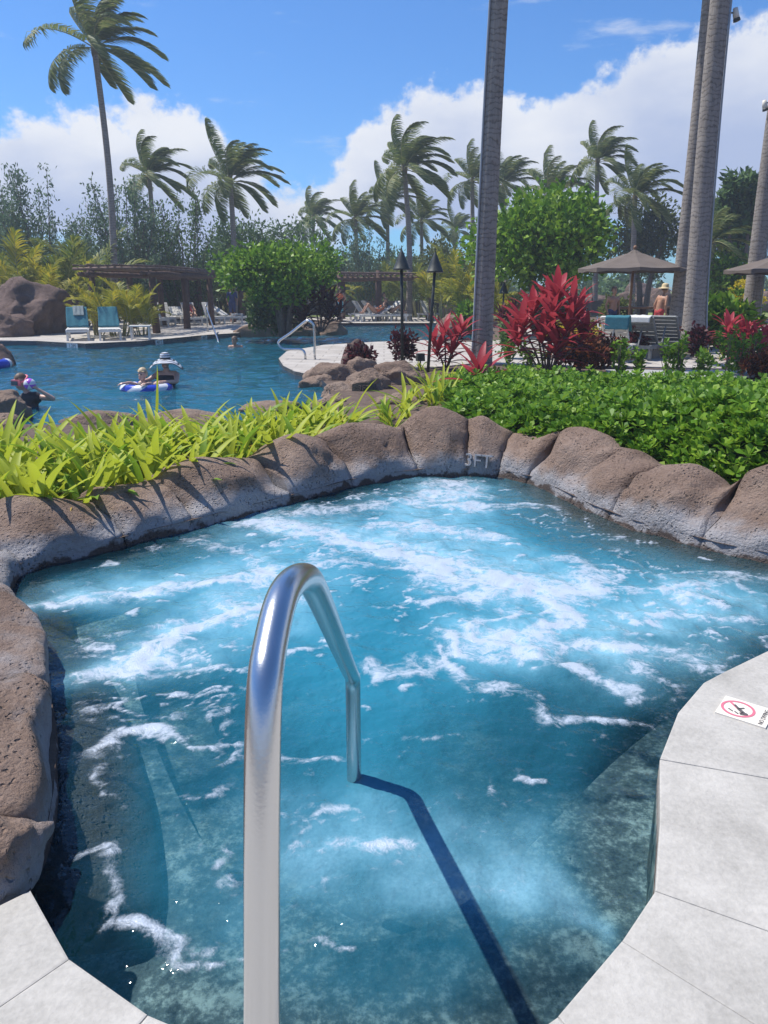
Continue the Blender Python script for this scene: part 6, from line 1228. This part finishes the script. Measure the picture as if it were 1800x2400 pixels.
# girl with the pink mask holding a ball
gg = G(70, 952, PZ); g0 = Vector((gg.x + .04, gg.y, PZ + .08)); pr = [((-.02, 0, -.6), (-.03, 0, -.05), .12, .12, 'black'), ((-.10, 0, .03), (.07, 0, .05), .095, .095, 'black'), ((-.05, 0, .12), (-.08, -.01, .22), .045, .042, 'skin'), ((-.07, 0, -.6), (-.08, 0, -1.1), .075, .045, 'skin'), ((.05, 0, -.6), (.06, 0, -1.1), .075, .045, 'skin')]
f = head(pr, (-.12, -.02, .285), -.35, .98, 'skin', .15); arm(pr, (.12, 0, .06), (.36, -.05, .04), (.17, -.13, .20), 'skin', .9); hand(pr, (.17, -.13, .20), (-.6, 0, .5), (.5, 0, .5), 'skin', .9); arm(pr, (-.16, 0, .04), (-.25, -.1, -.15), (-.1, -.25, -.10), 'skin', .9, 'black'); hand(pr, (-.1, -.25, -.10), (.8, -.3, .1), (0, 0, 1), 'skin', .9)
gl = person(g0, 0, pr, ['skin', 'black'], 'girl in a black swim shirt raising one bent arm beside the tan rock', .014); features(gl, f, .98, 'brown', True)
Rm = rotz(-.35); mk = empty('diving_mask', f(0, 0, 0) + g0, 0, 'pink diving mask strapped over the head of the girl', 'diving mask'); lf = lambda x, y, z: f(x, y, z) - f(0, 0, 0)
mb = MB(); mb.tube([lf(.092 * math.cos(a), .012 + .112 * math.sin(a), .045 + .035 * math.sin(a)) for a in np.linspace(-.9, math.pi + .9, 20)], .016, 8); mb.build('strap', M['pink'], mk, True)
mb = MB(); mb.box(lf(0, -.098, .02), (.15, .05, .085), -.35, taper=.9); fr_ = mb.build('frame', M['pink'], mk); mb = MB(); mb.box(lf(0, -.127, .02), (.12, .012, .06), -.35); mb.build('lens', M['glass'], fr_)
bl_ = empty('beach_ball', g0 + Vector((.06, -.12, .27)), .3, 'small purple and white ball held beside the girl in the mask', 'ball')
for k in range(6): mb = MB(); mb.sheet(lambda u, v: (.088 * math.sin(v * math.pi) * math.cos((k + u) / 6 * 6.2832), .088 * math.cos(v * math.pi), .088 * math.sin(v * math.pi) * math.sin((k + u) / 6 * 6.2832)), 5, 12); mb.build('panel', M['purple' if k % 2 else 'wvinyl'], bl_, True)
# swimmer by the ladder
gs = G(552, 814, PZ); pr = [((-.17, 0, .0), (.17, .02, .0), .07, .07, 'skin2'), ((0, 0, -.1), (0, .2, -.45), .13, .12, 'skin2'), ((0, 0, .03), (-.01, -.02, .12), .05, .05, 'skin2'), ((.2, 0, -.02), (.3, -.1, -.15), .045, .035, 'skin2'), ((-.2, 0, -.02), (-.3, -.1, -.15), .045, .035, 'skin2'), ((0, .2, -.45), (0, .3, -1.1), .12, .06, 'navy')]
f = head(pr, (-.02, -.03, .20), -.5, 1.0, 'skin2'); sw = person((gs.x, gs.y, PZ), 0, pr, ['skin2', 'navy'], 'swimmer with only head and shoulders above water near the left deck', .016); features(sw, f, 1.0, 'brown')
gf = G(2, 862, PZ); flt = empty('swim_ring', (gf.x - .25, gf.y, PZ + .08), 0, 'blue swim ring drifting beside the dark rock off the bank', 'swim ring')
for k in range(12): mb = MB(); mb.sheet(lambda u, v: ((.36 + .12 * math.cos(v * 6.2832)) * math.cos((k + u) / 12 * 6.2832), (.36 + .12 * math.cos(v * 6.2832)) * math.sin((k + u) / 12 * 6.2832), .12 * math.sin(v * 6.2832)), 4, 12); mb.build('panel', M['blue' if k % 3 else 'wvinyl'], flt, True)
# standing people
def stander(px, D, rz, h, top, bottom, skin, label, hair='brown', armpose=None, lean=0, hatm=None, legskin=True, hatlabel=None):
    s = h / 1.72; x = (px - 900) / F * D * .972; T = lambda x_, y_, z_: (x_ * s, (y_ - lean * max(0, z_ - .9)) * s, z_ * s); leg = skin if legskin else bottom
    pr = [(T(-.09, 0, .05), T(-.09, .01, .48), .045 * s, .058 * s, leg), (T(-.09, .01, .48), T(-.09, 0, .88), .065 * s, .088 * s, bottom), (T(.10, .04, .05), T(.10, .05, .48), .045 * s, .058 * s, leg), (T(.10, .05, .48), T(.09, 0, .88), .065 * s, .088 * s, bottom), (T(-.09, -.02, .035), T(-.10, -.16, .03), .035 * s, .028 * s, skin), (T(.10, .02, .035), T(.11, -.12, .03), .035 * s, .028 * s, skin),
          (T(-.06, 0, .93), T(.06, 0, .93), .115 * s, .115 * s, bottom), (T(0, 0, 1.0), T(0, 0, 1.2), .125 * s, .13 * s, top), (T(-.09, 0, 1.30), T(.09, 0, 1.30), .105 * s, .105 * s, top), (T(0, 0, 1.38), T(0, -.01, 1.50), .05 * s, .046 * s, skin)]
    f = head(pr, T(0, -.02, 1.59), 0, s, skin)
    for sx, (e, w_) in zip((-1, 1), armpose or (((-.26, .03, 1.12), (-.24, -.06, .90)), ((.26, .03, 1.12), (.24, -.06, .90)))):
        arm(pr, T(sx * .19, 0, 1.38), T(*e), T(*w_), skin, s, top if top != 'orange' else None); hand(pr, T(*w_), (0, -.2, -1), (sx, 0, 0), skin, s)
    mats_ = list(dict.fromkeys([skin, top, bottom])); t = person((x, D, .0), rz, pr, mats_, label, .022); features(t, f, s, hair)
    if hatm:
        ht = empty('straw_hat', Vector((x, D, 0)) + Matrix.Rotation(rz, 3, 'Z') @ f(0, .01, .06), rz, hatlabel, 'hat'); mb = MB(); mb.lathe([(.20, -.03), (.195, -.02), (.11, .0), (.105, .03)], n=24); mb.build('brim', M[hatm], ht, True); mb = MB(); mb.lathe([(.106, .02), (.10, .08), (.07, .115), (.004, .125)], n=24); mb.build('crown', M[hatm], ht, True)
    return t
stander(547, 39.0, .5, 1.78, 'navy', 'navy', 'skin2', 'man in a dark blue shirt standing under the left pergola', lean=.15)
stander(614, 38.6, -.8, 1.62, 'blue', 'navy', 'skin2', 'person with a blue bag behind the dark green shrub', 'brown', lean=.25, hatm='straw', hatlabel='yellow straw hat on the person behind the dark green shrub')
stander(798, 39.8, 2.9, 1.70, 'orange', 'aqua', 'skin2', 'woman in an orange top and aqua shorts standing on the far deck', 'brown', ((( -.30, -.02, 1.15), (-.16, -.1, 1.02)), ((.27, .03, 1.14), (.25, 0, .92))))
stander(1541, 23.4, 1.9, 1.70, 'skin2', 'red', 'skin2', 'bare chested man in red shorts at the dark red counter', 'brown', lean=.18, hatm='straw', hatlabel='wide yellow straw hat on the bare chested man')
stander(1432, 24.4, .4, 1.66, 'skin2', 'navy', 'skin2', 'bare shouldered person at the left end of the counter', 'brown')
# reclining sunbathers
def sunbather(px, D, rz, cloth, label, knees=.45, z=.37, sit=.6):
    x = (px - 900) / F * D * .97; pr = [((0, 1.05, .13), (0, 1.25 + .2 * math.cos(sit), .13 + .35 * math.sin(sit)), .12, .13, cloth), ((-.14, 1.28 + .2 * math.cos(sit), .16 + .42 * math.sin(sit)), (.14, 1.28 + .2 * math.cos(sit), .16 + .42 * math.sin(sit)), .085, .085, 'skin2'), ((0, 1.3 + .25 * math.cos(sit), .2 + .5 * math.sin(sit)), (0, 1.3 + .3 * math.cos(sit), .22 + .58 * math.sin(sit)), .05, .05, 'skin2')]
    for s_ in (-1, 1): pr += [((s_ * .09, 1.0, .10), (s_ * .10, .62, knees), .085, .06, 'skin2'), ((s_ * .10, .62, knees), (s_ * .10, .30, .05), .058, .042, 'skin2'), ((s_ * .10, .30, .05), (s_ * .11, .20, .10), .038, .03, 'skin2')]
    hc = (0, 1.3 + .40 * math.cos(sit), .26 + .72 * math.sin(sit)); f = head(pr, hc, 0, 1.0, 'skin2')
    for s_ in (-1, 1): e = (s_ * .28, 1.15, .25); arm(pr, (s_ * .19, 1.28 + .2 * math.cos(sit), .16 + .42 * math.sin(sit)), e, (s_ * .12, .95, .30), 'skin2'); hand(pr, (s_ * .12, .95, .30), (-s_ * .4, -1, .1), (0, 0, 1), 'skin2')
    t = person((x, D - .9, z), rz, pr, ['skin2', cloth], label, .024); features(t, f, 1.0, 'brown')
sunbather(838, 40.4, -1.15, 'orange', 'sunbather with raised knees on the far lounger beside the woman in orange', .5); sunbather(470, 36.0, .45, 'red', 'sunbather in red lying on a pergola lounger behind the ladder rail', .2, sit=.85); sunbather(960, 41.0, 1.25, 'black', 'sunbather sitting up on the far lounger left of the torch', .4, sit=1.2)

# ---------------------------------------------------------------- haze volume added over the gardens to lift the dark tones
hm, ht_, ho = newmat('haze'); pv = N('ShaderNodeVolumePrincipled', ht_); pv.inputs['Color'].default_value = (.80, .88, 1, 1); pv.inputs['Density'].default_value = .0019; pv.inputs['Anisotropy'].default_value = .2; L(pv.outputs[0], ho.inputs['Volume'], ht_)
mb = MB(); mb.box((0, 40, 9.2), (260, 180, 21.8)); tag(mb.build('haze', hm), 'pale haze volume added over the gardens to lift the far dark tones', 'haze', kind='stuff')
